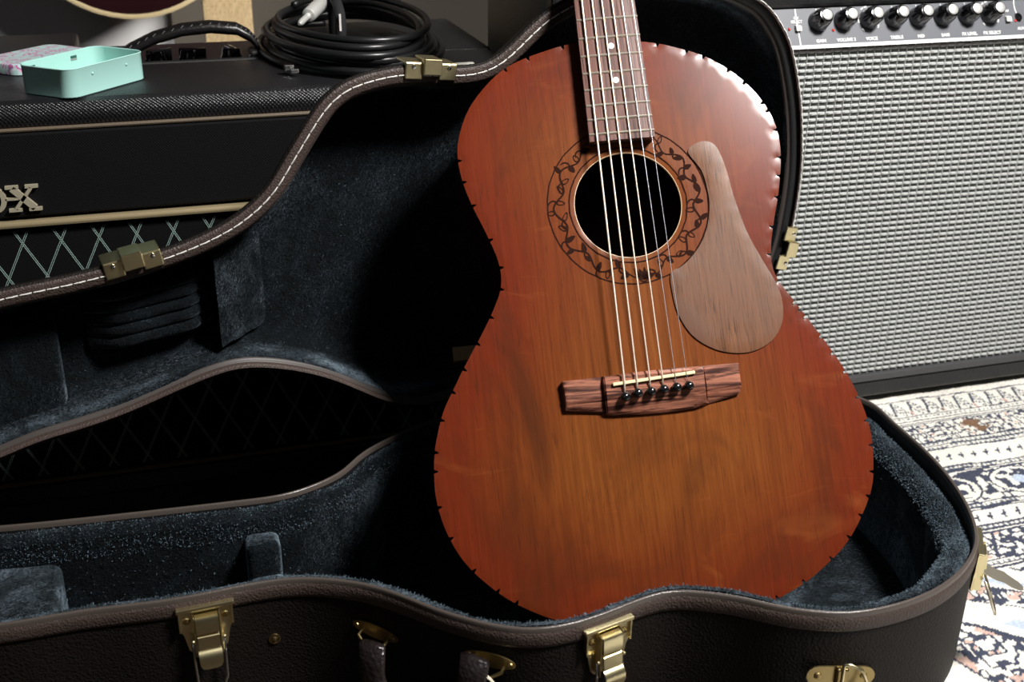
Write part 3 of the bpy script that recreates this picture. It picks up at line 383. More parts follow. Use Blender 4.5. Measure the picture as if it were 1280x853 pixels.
    put(m & (s > .60) & (s < .72) & (vn(30, 30, 44) > .5), paleblue)
    # worn yarn: each tuft a little lighter or darker
    C *= (.86 + .28 * rng.random(X.shape))[..., None]; C = np.clip(C * (.92 + .16 * vn(26, 26, 50))[..., None], 0, 1)
    Z = .0004 + .0016 * rng.random(X.shape) + .0018 * vn(40, 40, 51)
    ny, nx = X.shape; V = np.stack([X, Y, Z - .0055], -1).reshape(-1, 3)
    idx = np.arange(ny * nx).reshape(ny, nx); F = np.stack([idx[:-1, :-1], idx[:-1, 1:], idx[1:, 1:], idx[1:, :-1]], -1).reshape(-1, 4)
    me = bpy.data.meshes.new('rug'); me.vertices.add(len(V)); me.vertices.foreach_set('co', V.ravel())
    me.loops.add(F.size); me.loops.foreach_set('vertex_index', F.ravel().astype(np.int32)); me.polygons.add(len(F))
    me.polygons.foreach_set('loop_start', np.arange(0, F.size, 4, dtype=np.int32)); me.update(calc_edges=True)
    ca = me.color_attributes.new('yarn', 'FLOAT_COLOR', 'POINT'); ca.data.foreach_set('color', np.concatenate([C, np.ones(C.shape[:2] + (1,))], -1).reshape(-1).astype(np.float32))
    m, nt, b = M('rug_yarn'); at = nt.nodes.new('ShaderNodeVertexColor'); at.layer_name = 'yarn'; nt.links.new(at.outputs[0], b.inputs['Base Color'])
    b.inputs['Roughness'].default_value = .9; b.inputs['Specular IOR Level'].default_value = .1; b.inputs['Sheen Weight'].default_value = .15
    o = link('rug', me, m); o['label'] = 'cream and dark blue patterned woven rug under the guitar case and grey amplifier'; o['category'] = 'rug'
    md = o.modifiers.new('thickness', 'SOLIDIFY'); md.thickness = .006; md.offset = -1
    return o
build_rug()
# ------------------------------------------------------------------ black amplifier on the left
YF = 1.092
VW = weave('black_woven_vinyl', (.004, .004, .005), (.015, .015, .017), 1700, 1700, .33, .0007, .6)
CLOTH = weave('black_grille_cloth', (.0015, .0015, .002), (.005, .005, .006), 2600, 2200, .75, .0003, .15)
GOLD = simple('gold_trim', (.55, .44, .26), .34, .55)
PIP = simple('tan_piping', (.12, .09, .06), .5)
X0, X1 = -.62, .355
amp = root('black_amplifier', 'black woven vinyl guitar amplifier with diamond grille and gold trim behind the lid', 'amplifier', ((X0 + X1) / 2, YF, 0))
m = MB(); m.box(X0, X1, YF + .004, 1.248, .386, .411, .009); m.build('top_panel', VW, amp, smooth='auto')
MB().box(X0, X1, YF + .012, 1.445, 0.012, .386, .004).build('cabinet', VW, amp, smooth='auto')
m = MB(); m.box(X0, -.075, 1.2485, 1.445, .380, .4105, .004); m.build('top_rear_panel', VW, amp, smooth='auto')
MB().box(.128, X1, 1.2485, 1.445, .380, .4105, .004).build('top_rear_panel', VW, amp, smooth='auto')
MB().box(-.075, .128, 1.247, 1.254, .40, .4112, .002).build('control_recess_edge', MATTE, amp)
MB().box(-.075, .128, 1.262, 1.44, .380, .3945, .001).build('control_panel', simple('maroon_panel', (.010, .004, .004), .5), amp)
kn = MB(); kn.lathe([(.011, 0), (.0115, .004), (.0085, .010), (.0080, .014), (.007, .0155)], 18); kn.box(-.0028, .0028, -.0155, .009, .004, .0165, .0012)
km = bpy.data.meshes.new('pointer_knob'); km.from_pydata([tuple(v) for v in kn.v], [], kn.f); km.materials.append(BLACK)
inv = MW[amp.name].inverted()
for i, (x, a) in enumerate(((-.052, 40), (-.024, 200), (.006, 120), (.040, 75), (.083, 20), (.113, 150))):
    link('pointer_knob', km, BLACK, amp, smooth='auto', loc=Matrix.Translation(inv @ Vector((x, 1.305, .3945))) @ Matrix.Rotation(R(a), 4, 'Z') @ Matrix.Scale(1.15, 4))
MB().box(X0 + .008, X1 - .008, YF + .004, YF + .016, .308, .384, .002).build('upper_front_panel', CLOTH, amp)
MB().box(X0 + .008, X1 - .008, YF + .006, YF + .016, .040, .297, .001).build('grille_cloth', CLOTH, amp)
MB().box(X0 + .002, X1 - .002, YF + .001, YF + .014, .012, .033, .004).build('bottom_front_rail', VW, amp)
MB().tube([(X0 + .006, YF + .006, .3865), (X1 - .006, YF + .006, .3865)], .0019, 8).build('tan_piping', PIP, amp)
MB().box(X0 + .008, X1 - .008, YF - .001, YF + .010, .2990, .3050, .0026).build('gold_trim', GOLD, amp, smooth='auto')
MB().tube([(X0 + .006, YF + .004, .0365), (X1 - .006, YF + .004, .0365)], .0024, 8).build('tan_piping', PIP, amp)
# diamond threads woven into the grille cloth (double lines)
dm = MB(); yq = YF + .0056; z0, z1 = .042, .2945; px_ = .0331; off = -.1292
def dline(xc, zc, s, dx):
    za, zb = z0, z1; xa = xc + s * (za - zc) * .5; xb = xc + s * (zb - zc) * .5
    if xb < X0 + .01 or xa > X1 - .01 and xb > X1 - .01: return
    w = .00026
    p = [(xa + dx, za), (xb + dx, zb)]
    p = [(max(X0 + .01, min(X1 - .01, x)), z) for x, z in p]
    (ax, az), (bx, bz) = p
    dm.add([(ax - w, yq, az), (ax + w, yq, az), (bx + w, yq, bz), (bx - w, yq, bz), (ax - w, yq + .0005, az), (ax + w, yq + .0005, az), (bx + w, yq + .0005, bz), (bx - w, yq + .0005, bz)], [(0, 1, 2, 3), (4, 7, 6, 5), (0, 4, 5, 1), (1, 5, 6, 2), (2, 6, 7, 3), (3, 7, 4, 0)])
for k in range(-18, 22):
    for s in (-1, 1):
        for dx in (-.0008, .0008): dline(off + k * px_, .283, s, dx)
dm.build('diamond_threads', simple('pale_green_thread', (.30, .42, .38), .6), amp, stuff=True)
LETT = simple('pale_gold_letter', (.52, .47, .34), .35, .35)
# raised letters
def letter(ch, solids):
    m = MB(lambda p: (p[0], YF + .003 - p[2], p[1]))
    for poly in solids: m.prism(poly, -.001, .0035)
    m.build('letter', LETT, amp, label='gold raised letter ' + ch)
def stroke(x0, z0_, x1, z1_, w):
    dx, dz = x1 - x0, z1_ - z0_; l_ = math.hypot(dx, dz); nx, nz = -dz / l_ * w / 2, dx / l_ * w / 2
    return [(x0 + nx, z0_ + nz), (x1 + nx, z1_ + nz), (x1 - nx, z1_ - nz), (x0 - nx, z0_ - nz)]
xl, zl = -.1215, .3265
letter('X', [stroke(xl - .0085, zl + .0095, xl + .0085, zl - .0095, .0056), stroke(xl + .0075, zl + .0095, xl - .0075, zl - .0095, .0030)] + [[(xl + a - .0055, zl + b - .0013), (xl + a + .0055, zl + b - .0013), (xl + a + .0055, zl + b + .0013), (xl + a - .0055, zl + b + .0013)] for a, b in ((-.0085, .0105), (.0080, .0105), (-.0080, -.0105), (.0088, -.0105))])
xo = xl - .0245; ring = []
for k in range(24):
    a0, a1 = 2 * math.pi * k / 24, 2 * math.pi * (k + 1) / 24; f = lambda a, r1, r2: (xo + r1 * math.cos(a), zl + r2 * math.sin(a))
    ring.append([f(a0, .0105, .0118), f(a1, .0105, .0118), f(a1, .0060, .0085), f(a0, .0060, .0085)])
letter('O', ring + [[(xo + .0095, zl - .001), (xl - .004, zl - .001), (xl - .004, zl + .001), (xo + .0095, zl + .001)]])
letter('V', [stroke(xo - .034, zl + .0105, xo - .0245, zl - .0115, .005), stroke(xo - .0155, zl + .0105, xo - .0245, zl - .0115, .003)])
# strap handle over the control recess
hp = [(-.040, .409), (-.031, .413), (-.018, .421), (.006, .4315), (.034, .4385), (.062, .4405), (.088, .4375), (.101, .430), (.108, .421), (.111, .411)]
vs = []; K = 10
for i, (x, z) in enumerate(hp):
    for j in range(K):
        a = 2 * math.pi * j / K; r = .0066 if 0 < i < len(hp) - 1 else .004
        vs.append((x, 1.268 + .011 * math.cos(a), z + r * math.sin(a)))
hd = mesh('strap_handle', vs, [(i * K + j, i * K + (j + 1) % K, (i + 1) * K + (j + 1) % K, (i + 1) * K + j) for i in range(len(hp) - 1) for j in range(K)] + [tuple(range(K)), tuple((len(hp) - 1) * K + j for j in range(K))], simple('handle_rubber', (.007, .006, .006), .36, bump=(300, .5, .0008)), amp, smooth=True)
mb = MB()
for k in range(24):
    s = .08 + k / 23 * .84; j = s * (len(hp) - 1); i = min(int(j), len(hp) - 2); t = j - i
    x = hp[i][0] * (1 - t) + hp[i + 1][0] * t; z = hp[i][1] * (1 - t) + hp[i + 1][1] * t
    mb.tube([(x - .0014, 1.2590, z + .0026), (x + .0014, 1.2600, z + .0052)], .0005, 5)
mb.build('handle_stitches', simple('grey_thread', (.10, .10, .10), .4), hd, stuff=True)
for x in (-.042, .108): MB().box(x - .009, x + .009, 1.254, 1.282, .4095, .417, .003).build('handle_mount', MATTE, amp)

# ------------------------------------------------------------------ grey amplifier on the right
YA = 1.090; A0, A1 = .375, 1.075
amp2 = root('silver_grille_amplifier', 'black amplifier with silver woven grille and grey knob panel on the rug', 'amplifier', ((A0 + A1) / 2, YA, 0))
BV = tolex('black_pebble_vinyl', (.007, .007, .008), (.013, .013, .014), .4, 600, .5, .0004)
MB().box(A0, A1, YA + .030, YA + .250, .008, .490, .006).build('cabinet', BV, amp2, smooth='auto')
MB().box(A0, A1, YA - .002, YA + .016, .006, .028, .003).build('bottom_rail', BV, amp2)
MB().box(A0, A0 + .018, YA - .002, YA + .016, .028, .470, .003).build('side_rail', BV, amp2)
MB().box(A1 - .018, A1, YA - .002, YA + .016, .028, .470, .003).build('side_rail', BV, amp2)
MB().box(A0, A1, YA + .016, YA + .040, .4625, .492, .004).build('top_rail', BV, amp2)
MB().box(A0 + .02, A1 - .02, YA - .004, YA + .008, .028, .0365, .001).build('grille_frame', simple('grey_frame_edge', (.06, .06, .062), .5), amp2)
MB().box(A0 + .016, A1 - .016, YA + .003, YA + .012, .034, .4255, 0).build('grille_backing', simple('grille_backing', (.07, .075, .07), .8), amp2)
# woven silver cloth: rows of puffed tapes crossed by thin upright threads
cw, rh = .00985, .00655; gx0, gx1, gz0, gz1 = A0 + .018, A1 - .018, .0365, .4245
vs = []; fs = []; nc = int((gx1 - gx0) / cw); nr = int((gz1 - gz0) / rh)
for r in range(nr + 1):
    zc = gz0 + (r + .62) * rh
    for c in range(nc):
        xa = gx0 + c * cw; b0 = len(vs)
        jx = rng.normal(0, .00012); jz = rng.normal(0, .00010)
        for (u, hw_, dz) in ((.06, .0, 0), (.22, 1, 0), (.78, 1, 0), (.94, 0, 0)):
            x = xa + u * cw + jx; d = .0019 * hw_ + .0004; hh = rh * (.26 if hw_ else .18)
            for (q, e) in ((-1, 0), (-.35, 1), (.55, .9), (1, 0)): vs.append((x, YA + .0028 - d * e, zc + jz + hh * q))
        for i in range(3):
            for j in range(3): a = b0 + i * 4 + j; fs.append((a, a + 4, a + 5, a + 1))
mesh('silver_weave', vs, fs, simple('silver_tape', (.52, .53, .52), .40, .15, bump=(900, .3, .0002)), amp2, stuff=True)
vs = []; fs = []
for c in range(nc + 1):
    x = gx0 + c * cw
    for (xa, w) in ((x, .00042),):
        b0 = len(vs); vs += [(xa - w, YA + .0030, gz0), (xa - w * .4, YA + .0018, gz0), (xa + w * .4, YA + .0018, gz0), (xa + w, YA + .0030, gz0), (xa - w, YA + .0030, gz1), (xa - w * .4, YA + .0018, gz1), (xa + w * .4, YA + .0018, gz1), (xa + w, YA + .0030, gz1)]
        fs += [(b0, b0 + 1, b0 + 5, b0 + 4), (b0 + 1, b0 + 2, b0 + 6, b0 + 5), (b0 + 2, b0 + 3, b0 + 7, b0 + 6)]
mesh('upright_threads', vs, fs, simple('silver_thread', (.50, .51, .50), .45), amp2, stuff=True)
# control panel, leaning back a little
PZ0, PZ1 = .4262, .4615; tilt = .60; XS = 1.013
PT = lambda p: (p[0], YA - .002 + (p[1] - PZ0) * tilt - p[2], p[1])
PANEL = simple('grey_control_panel', (.115, .12, .135), .5, 0, bump=(1200, .15, .0001))
MB(PT).box(A0 + .018, A1 - .018, PZ0, PZ1, -.004, .001).build('control_panel', PANEL, amp2)
MB(PT).box(A0 + .018, A1 - .018, PZ0 - .0012, PZ0 + .0020, .001, .0016).build('panel_border', WHITE, amp2)
MB(PT).box(.6288 * XS, .6302 * XS, PZ0 + .0015, PZ1, .001, .0014).build('panel_divider', WHITE, amp2)
inv2 = MW[amp2.name].inverted(); Rp = Matrix.Rotation(math.pi / 2 - math.atan(tilt), 4, 'X')
kz = .4490
kb = MB(); kb.lathe([(.0112, 0), (.0112, .002), (.0100, .006), (.0088, .0150), (.0072, .0185), (.0050, .0190)], 28)
for k in range(8):
    a = 2 * math.pi * k / 8; kb.tube([(.0100 * math.cos(a), .0100 * math.sin(a), .004), (.0086 * math.cos(a), .0086 * math.sin(a), .0148)], .0009, 5)
kbm = bpy.data.meshes.new('control_knob'); kbm.from_pydata([tuple(v) for v in kb.v], [], kb.f); kbm.materials.append(BLACK)
kc = MB(); kc.lathe([(.0056, .0186), (.0056, .0200), (.0046, .0206), (.0006, .0207)], 24)
kcm = bpy.data.meshes.new('knob_cap'); kcm.from_pydata([tuple(v) for v in kc.v], [], kc.f); kcm.materials.append(simple('bright_cap', (.92, .91, .88), .38, .7))
names = ['VOLUME 1', 'TREBLE', 'BASS', 'GAIN', 'VOLUME 2', 'VOICE', 'TREBLE', 'MID', 'BASS', 'FX LEVEL', 'FX SELECT']
xs_ = [XS * q for q in (.520, .549, .578, .6535, .6825, .7120, .7415, .7705, .8000, .8295, .8575)]
for i, (x, nme) in enumerate(zip(xs_, names)):
    p = inv2 @ Vector(PT((x, kz, .001))); mt = Matrix.Translation(p) @ Rp @ Matrix.Rotation(R(rng.uniform(-60, 60)), 4, 'Z')
    k = link('control_knob', kbm, BLACK, amp2, smooth='auto', loc=mt); link('knob_cap', kcm, STEEL, k, smooth='auto')
    text('panel_lettering', nme, .0047, WHITE, amp2, Matrix.Translation(inv2 @ Vector(PT((x * 1.0, PZ0 + .0052, .0011)))) @ Rp)
    if nme in ('VOICE', 'FX SELECT'):
        m = MB(PT)
        for q in range(13):
            a = R(-130 + q * 260 / 12) + math.pi / 2
            if q % 3 == 2: continue
            a2 = a + R(15); f = lambda r, t: (x + r * math.cos(t), kz + r * math.sin(t), .0013)
            m.add([f(.0116, a), f(.0116, a2), f(.0128, a2), f(.0128, a)], [(0, 1, 2, 3)])
        m.build('dial_scale', WHITE, amp2)
    else: MB(PT).box(x - .0004, x + .0004, kz + .0105, PZ1 - .0005, .001, .0013).build('dial_tick', WHITE, amp2)
for x, lab in ((.6292 * XS, 'CH\nSELECT'), (.8795 * XS, 'TAP')):
    MB(PT).box(x - .0032, x + .0032, .4420, .4470, .001, .0052, .0006).build('push_button', simple('cream_button', (.62, .60, .56), .4) if x > .7 else bpy.data.materials.get('cream_button') or simple('cream_button', (.62, .60, .56), .4), amp2)
    text('panel_lettering', lab, .0040, WHITE, amp2, Matrix.Translation(inv2 @ Vector(PT((x, .4515, .0011)))) @ Rp)
RED = simple('red_indicator', (.50, .02, .015), .3)
for x, z in ((.6195 * XS, .4435), (.6690 * XS, .4410), (.8890 * XS, .4420)):
    m = MB(PT); m.lathe([(.0013, 0), (.0012, .0010), (.0003, .0016)], 12, (x, z, .001), (0, 0, 1)); m.build('indicator_lamp', RED, amp2)
text('panel_lettering', 'AUX', .0044, WHITE, amp2, Matrix.Translation(inv2 @ Vector(PT((.9060, PZ0 + .0080, .0011)))) @ Rp)
m = MB(PT); m.lathe([(.0042, 0), (.0040, .0015), (.0022, .0016), (.0020, .0004)], 18, (.9050, .4455, .001), (0, 0, 1)); m.build('jack_socket', BLACK, amp2)
m = MB(PT); m.add([(.9135 + r * math.cos(t), .4560 + r * math.sin(t) * 1.3, .0013) for t in np.linspace(2.0, 4.3, 14) for r in (.0105, .0118)], [(2 * i, 2 * i + 1, 2 * i + 3, 2 * i + 2) for i in range(13)]); m.build('curved_print', WHITE, amp2)
# ------------------------------------------------------------------ guitar case
case = root('guitar_case', 'open dark brown guitar case lined with navy plush and brass latches, lid raised', 'guitar case', (.1, .82, 0))
B = ccw(np.array(BASE)); nB = len(B)
W3 = lambda x, y, h: Vector((x, y, h))
v, f = sweep(B, [(.012, .0), (.004, .003), (.0006, .010), (0, .020), (0, .108)], W3, capstart=True); mesh('base_shell', v, f, VINYL, case, smooth='auto')
v, f = sweep(B, [(.0005, .1085), (-.0010, .1095), (-.0014, .1125), (-.0014, .1165), (-.0010, .1195), (.0002, .1215)], W3); mesh('base_edge_band', v, f, EDGE_V, case, smooth=True)
v, f = sweep(B, [(.0000, .1205), (.0000, .1242), (.0008, .1254), (.0022, .1254), (.0030, .1244), (.0034, .120)], W3); mesh('base_lip', v, f, LIPM, case, smooth=True)
v, f = sweep(B, [(.0034, .121), (.0040, .102)], W3); mesh('lip_inner_wall', v, f, BLACKIN, case)
# padded plush lining, thick at the round end and thin towards the front
wd = []
tB = np.roll(B, -1, 0) - np.roll(B, 1, 0); tB /= np.linalg.norm(tB, axis=1)[:, None]
for (x, y), t in zip(B, tB):
    facing = t[0]                                    # front side runs to +x
    w = .022 + .006 * max(0, min(1, (x - .35) / .2)) - .009 * max(0, facing) * (1 if x < .52 else .3)
    wd.append(w)
wd = np.array(wd)
for _ in range(6): wd = (np.roll(wd, 1) + wd * 2 + np.roll(wd, -1)) / 4
wob = np.interp(np.arange(nB), np.arange(0, nB + 6, 6), rng.normal(0, .0009, len(np.arange(0, nB + 6, 6))))
pz = np.array([.1215 - .0085 * max(0, min(1, (x - .40) / .12)) * (1 if t[0] < .55 else 0) for (x, y), t in zip(B, tB)])
pz = pz + np.array([(.0045 if .20 < x < .38 else .0015) * max(0., t[0]) for (x, y), t in zip(B, tB)])
for _ in range(8): pz = (np.roll(pz, 1) + pz * 2 + np.roll(pz, -1)) / 4
sec = [(.0036, pz - .010), (.005 + 0 * wd, pz - .004 + wob), (wd * .34, pz + wob), (wd * .65, pz - .0005 + wob), (wd * .88, pz - .005 + wob), (wd, .100), (wd + .001, .08), (wd + .002, .05), (wd + .003, .02), (wd + .012, .0145)]
v, f = sweep(B, sec, W3, capend=True); lining = mesh('base_lining', v, f, PLUSH, case, smooth='auto')
# neck channel: cross wall and compartment
def pad(name, x0, x1, y0, y1, z0, z1, b, parent=None, T=None, mat=None, seg=4):
    bm = bmesh.new(); bmesh.ops.create_cube(bm, size=1)
    for q in bm.verts: q.co = Vector(((x0 + x1) / 2 + q.co.x * (x1 - x0), (y0 + y1) / 2 + q.co.y * (y1 - y0), (z0 + z1) / 2 + q.co.z * (z1 - z0)))
    bmesh.ops.bevel(bm, geom=bm.edges[:], offset=b, segments=seg, affect='EDGES', profile=.5); bm.verts.index_update()
    vs = [tuple(q.co) for q in bm.verts]; fs = [tuple(q.index for q in ff.verts) for ff in bm.faces]; bm.free()
    if T: vs = [T(*q) for q in vs]
    return mesh(name, vs, fs, mat or PLUSH, parent or case, smooth='auto')
pad('neck_support', .030, .058, .757, .785, .012, .104, .007); pad('neck_support', .030, .058, .822, .852, .012, .104, .007); pad('neck_support_bridge', .031, .056, .78, .828, .012, .074, .006)
pad('accessory_box', -.36, -.112, .756, .872, .012, .098, .008)
pad('neck_bed', -.114, .034, .752, .866, .012, .052, .010)
# lid: stands upright on the hinge line at the back
LP, LX, LU, LN = [Vector(a) for a in L]
LT = lambda x, y, h: LP + LX * x + LU * y + LN * h
LD = ccw(np.array(LID)); nL = len(LD)
tL = np.roll(LD, -1, 0) - np.roll(LD, 1, 0); tL /= np.linalg.norm(tL, axis=1)[:, None]
gs = np.array([1. if (x > .20 and t[0] > -.97) else 0. for (x, y), t in zip(LD, tL)])
ewr = np.array([.0158 if t[0] < .2 else .0066 for t in tL]) * (1 - gs) + .0035 * gs; ew = ewr + .0085 * gs;
for _ in range(10): ew = (np.roll(ew, 1) + ew * 2 + np.roll(ew, -1)) / 4; ewr = (np.roll(ewr, 1) + ewr * 2 + np.roll(ewr, -1)) / 4
sec = [(.0018, .0), (.0004, -.0015), (.0004, -.005), (.003, -.012), (.009, -.028), (.0155, -.044), (.024, -.056), (.045, -.063)]
v, f = sweep(LD, sec, LT, capend=True); mesh('lid_shell', v, f, VINYL, case, smooth='auto')
v, f = sweep(LD, [(.0012, -.0015), (.0020, .0004), (.0045, .0010), (ewr - .003 + .002 * gs, .0008), (ewr - .0008, -.0004), (ewr, -.0025), (ewr + .0002, -.007)], LT); mesh('lid_edge', v, f, EDGE_V, case, smooth=True)
v, f = sweep(LD, [(ewr - .0006, -.0035), (ewr * .5 + ew * .5, -.0030), (ew - .0002, -.0045), (ew, -.007)], LT); mesh('lid_dark_band', v, f, BLACKIN, case, smooth=True)  # black band inside the edge, wide on the right, hair-thin elsewhere
v, f = sweep(LD, [(ew - .0004, -.0045), (ew + .0006, -.0062), (ew + .002, -.0062), (ew + .003, -.009)], LT); mesh('lid_inner_piping', v, f, simple('grey_piping', (.050, .040, .036), .5), case, smooth=True)
wl = np.interp(np.arange(nL), np.arange(0, nL + 6, 6), rng.normal(0, .0008, len(np.arange(0, nL + 6, 6))))
sec = [(ew + .002, -.0065), (ew + .0035 + wl, -.010), (ew + .0045 + wl, -.020), (ew + .006 + wl, -.034), (ew + .012, -.045), (ew + .022, -.050), (ew + .035, -.0525)]
v, f = sweep(LD, sec, LT, capend=True); mesh('lid_lining', v, f, PLUSH, case, smooth='auto')
# short plush fibres standing off the linings
def fibres(src, n, keep, length, seed):
    g = np.random.default_rng(seed); me = src.data; me.calc_loop_triangles()
    V = np.array([v.co[:] for v in me.vertices]); Tn = np.array([t.vertices[:] for t in me.loop_triangles]); 
    a, b, c = V[Tn[:, 0]], V[Tn[:, 1]], V[Tn[:, 2]]; nn = np.cross(b - a, c - a); ar = np.linalg.norm(nn, axis=1); nn = nn / (ar[:, None] + 1e-12)
    ok = keep((a + b + c) / 3, nn); ar = ar * ok; i = g.choice(len(ar), n, p=ar / ar.sum()); r1 = np.sqrt(g.random((n, 1))); r2 = g.random((n, 1))
    p = a[i] * (1 - r1) + b[i] * r1 * (1 - r2) + c[i] * r1 * r2; N_ = nn[i]
    d = N_ * .55 + g.normal(0, .55, (n, 3)); d /= np.linalg.norm(d, axis=1)[:, None]; flip = (d * N_).sum(1) < .1; d[flip] = N_[flip] * .8 + d[flip] * .3
    s = np.cross(d, g.normal(0, 1, (n, 3))); s /= np.linalg.norm(s, axis=1)[:, None]; w = .00016; L_ = length * g.uniform(.5, 1.2, (n, 1))
    P4 = np.stack([p - N_ * .0003 - s * w, p - N_ * .0003 + s * w, p + d * L_ * .6 + s * w * .8 + g.normal(0, .0003, (n, 3)), p + d * L_ + N_ * -.0004], 1).reshape(-1, 3)
    F = np.concatenate([np.array([[0, 1, 2]]) + 4 * np.arange(n)[:, None], np.array([[0, 2, 3]]) + 4 * np.arange(n)[:, None]])
    m2 = bpy.data.meshes.new('plush_fibres'); m2.vertices.add(len(P4)); m2.vertices.foreach_set('co', P4.ravel()); m2.loops.add(F.size); m2.loops.foreach_set('vertex_index', F.ravel().astype(np.int32))
    m2.polygons.add(len(F)); m2.polygons.foreach_set('loop_start', np.arange(0, F.size, 3, dtype=np.int32)); m2.update(calc_edges=True)
    link('plush_fibres', m2, FIB, case, stuff=True)
FIB = simple('plush_fibre', (.075, .105, .130), .7, spec=.2)
fibres(bpy.data.objects['base_lining'], 60000, lambda c, n_: (c[:, 2] > .02) * (.30 + 3.0 * (c[:, 2] > .100) * (1 + 1.0 * (c[:, 0] > .30))), .0026, 3)
fibres(bpy.data.objects['lid_lining'], 60000, lambda c, n_: .7 + 4.0 * (n_[:, 2] > .6), .0026, 4)
# stitched seam on the upper edge
sm = inset(LD, ewr * .5); c0 = np.r_[0, np.cumsum(np.linalg.norm(np.diff(np.vstack([sm, sm[:1]]), axis=0), axis=1))]
def at(s): return np.array([np.interp(s % c0[-1], c0, np.r_[sm[:, 0], sm[0, 0]]), np.interp(s % c0[-1], c0, np.r_[sm[:, 1], sm[0, 1]])])
mb = MB(lambda p: LT(*p)); s = 0
while s < c0[-1]:
    p, q = at(s), at(s + .0088); mid = at(s + .0044)
    i = int(np.argmin(np.linalg.norm(LD - p, axis=1)))
    if tL[i][0] < .15: mb.tube([(*p, .0007), (*mid, .0013), (*q, .0007)], .0006, 5)
    s += .0100
mb.build('seam_stitches', THREAD, case, stuff=True)
# pleated plush pad and the softly sloped shoulder in the lid
Pl = lambda x, y, h: LT(x, y + .10 * (x + .32), h)
for k in range(5):
    y = .098 + k * .0105; vs = []; fs = []; N = 16; K = 8
    for i in range(N + 1):
        xx = -.372 + .105 * i / N; e = min(1, 4 * min(i / N, 1 - i / N) + .15)
        for j in range(K + 1):
            t = math.pi * j / K; vs.append(Pl(xx, y - .0055 * math.cos(t), -.051 + (.016 + .0065 * math.sin(t)) * e))
    fs = [(i * (K + 1) + j, i * (K + 1) + j + 1, (i + 1) * (K + 1) + j + 1, (i + 1) * (K + 1) + j) for i in range(N) for j in range(K)]
    mesh('pleat', vs, fs, PLUSH, case, smooth=True)
vs = []; fs = []; N, K = 16, 10
for i in range(N + 1):
    xx = -.268 + .046 * i / N; hh = -.020 - .031 * (i / N) ** 1.1
    for j in range(K + 1):
        yy = .066 + .105 * j / K; vs.append(Pl(xx, yy, hh - (.02 if j in (0, K) else 0) + .001 * math.sin(j * 1.7 + i)))
fs = [(i * (K + 1) + j, i * (K + 1) + j + 1, (i + 1) * (K + 1) + j + 1, (i + 1) * (K + 1) + j) for i in range(N) for j in range(K)]
mesh('lid_shoulder_pad', vs, fs, PLUSH, case, smooth=True)
pad('lid_headstock_pad', -.64, -.395, .03, .125, -.056, -.034, .008, T=LT)
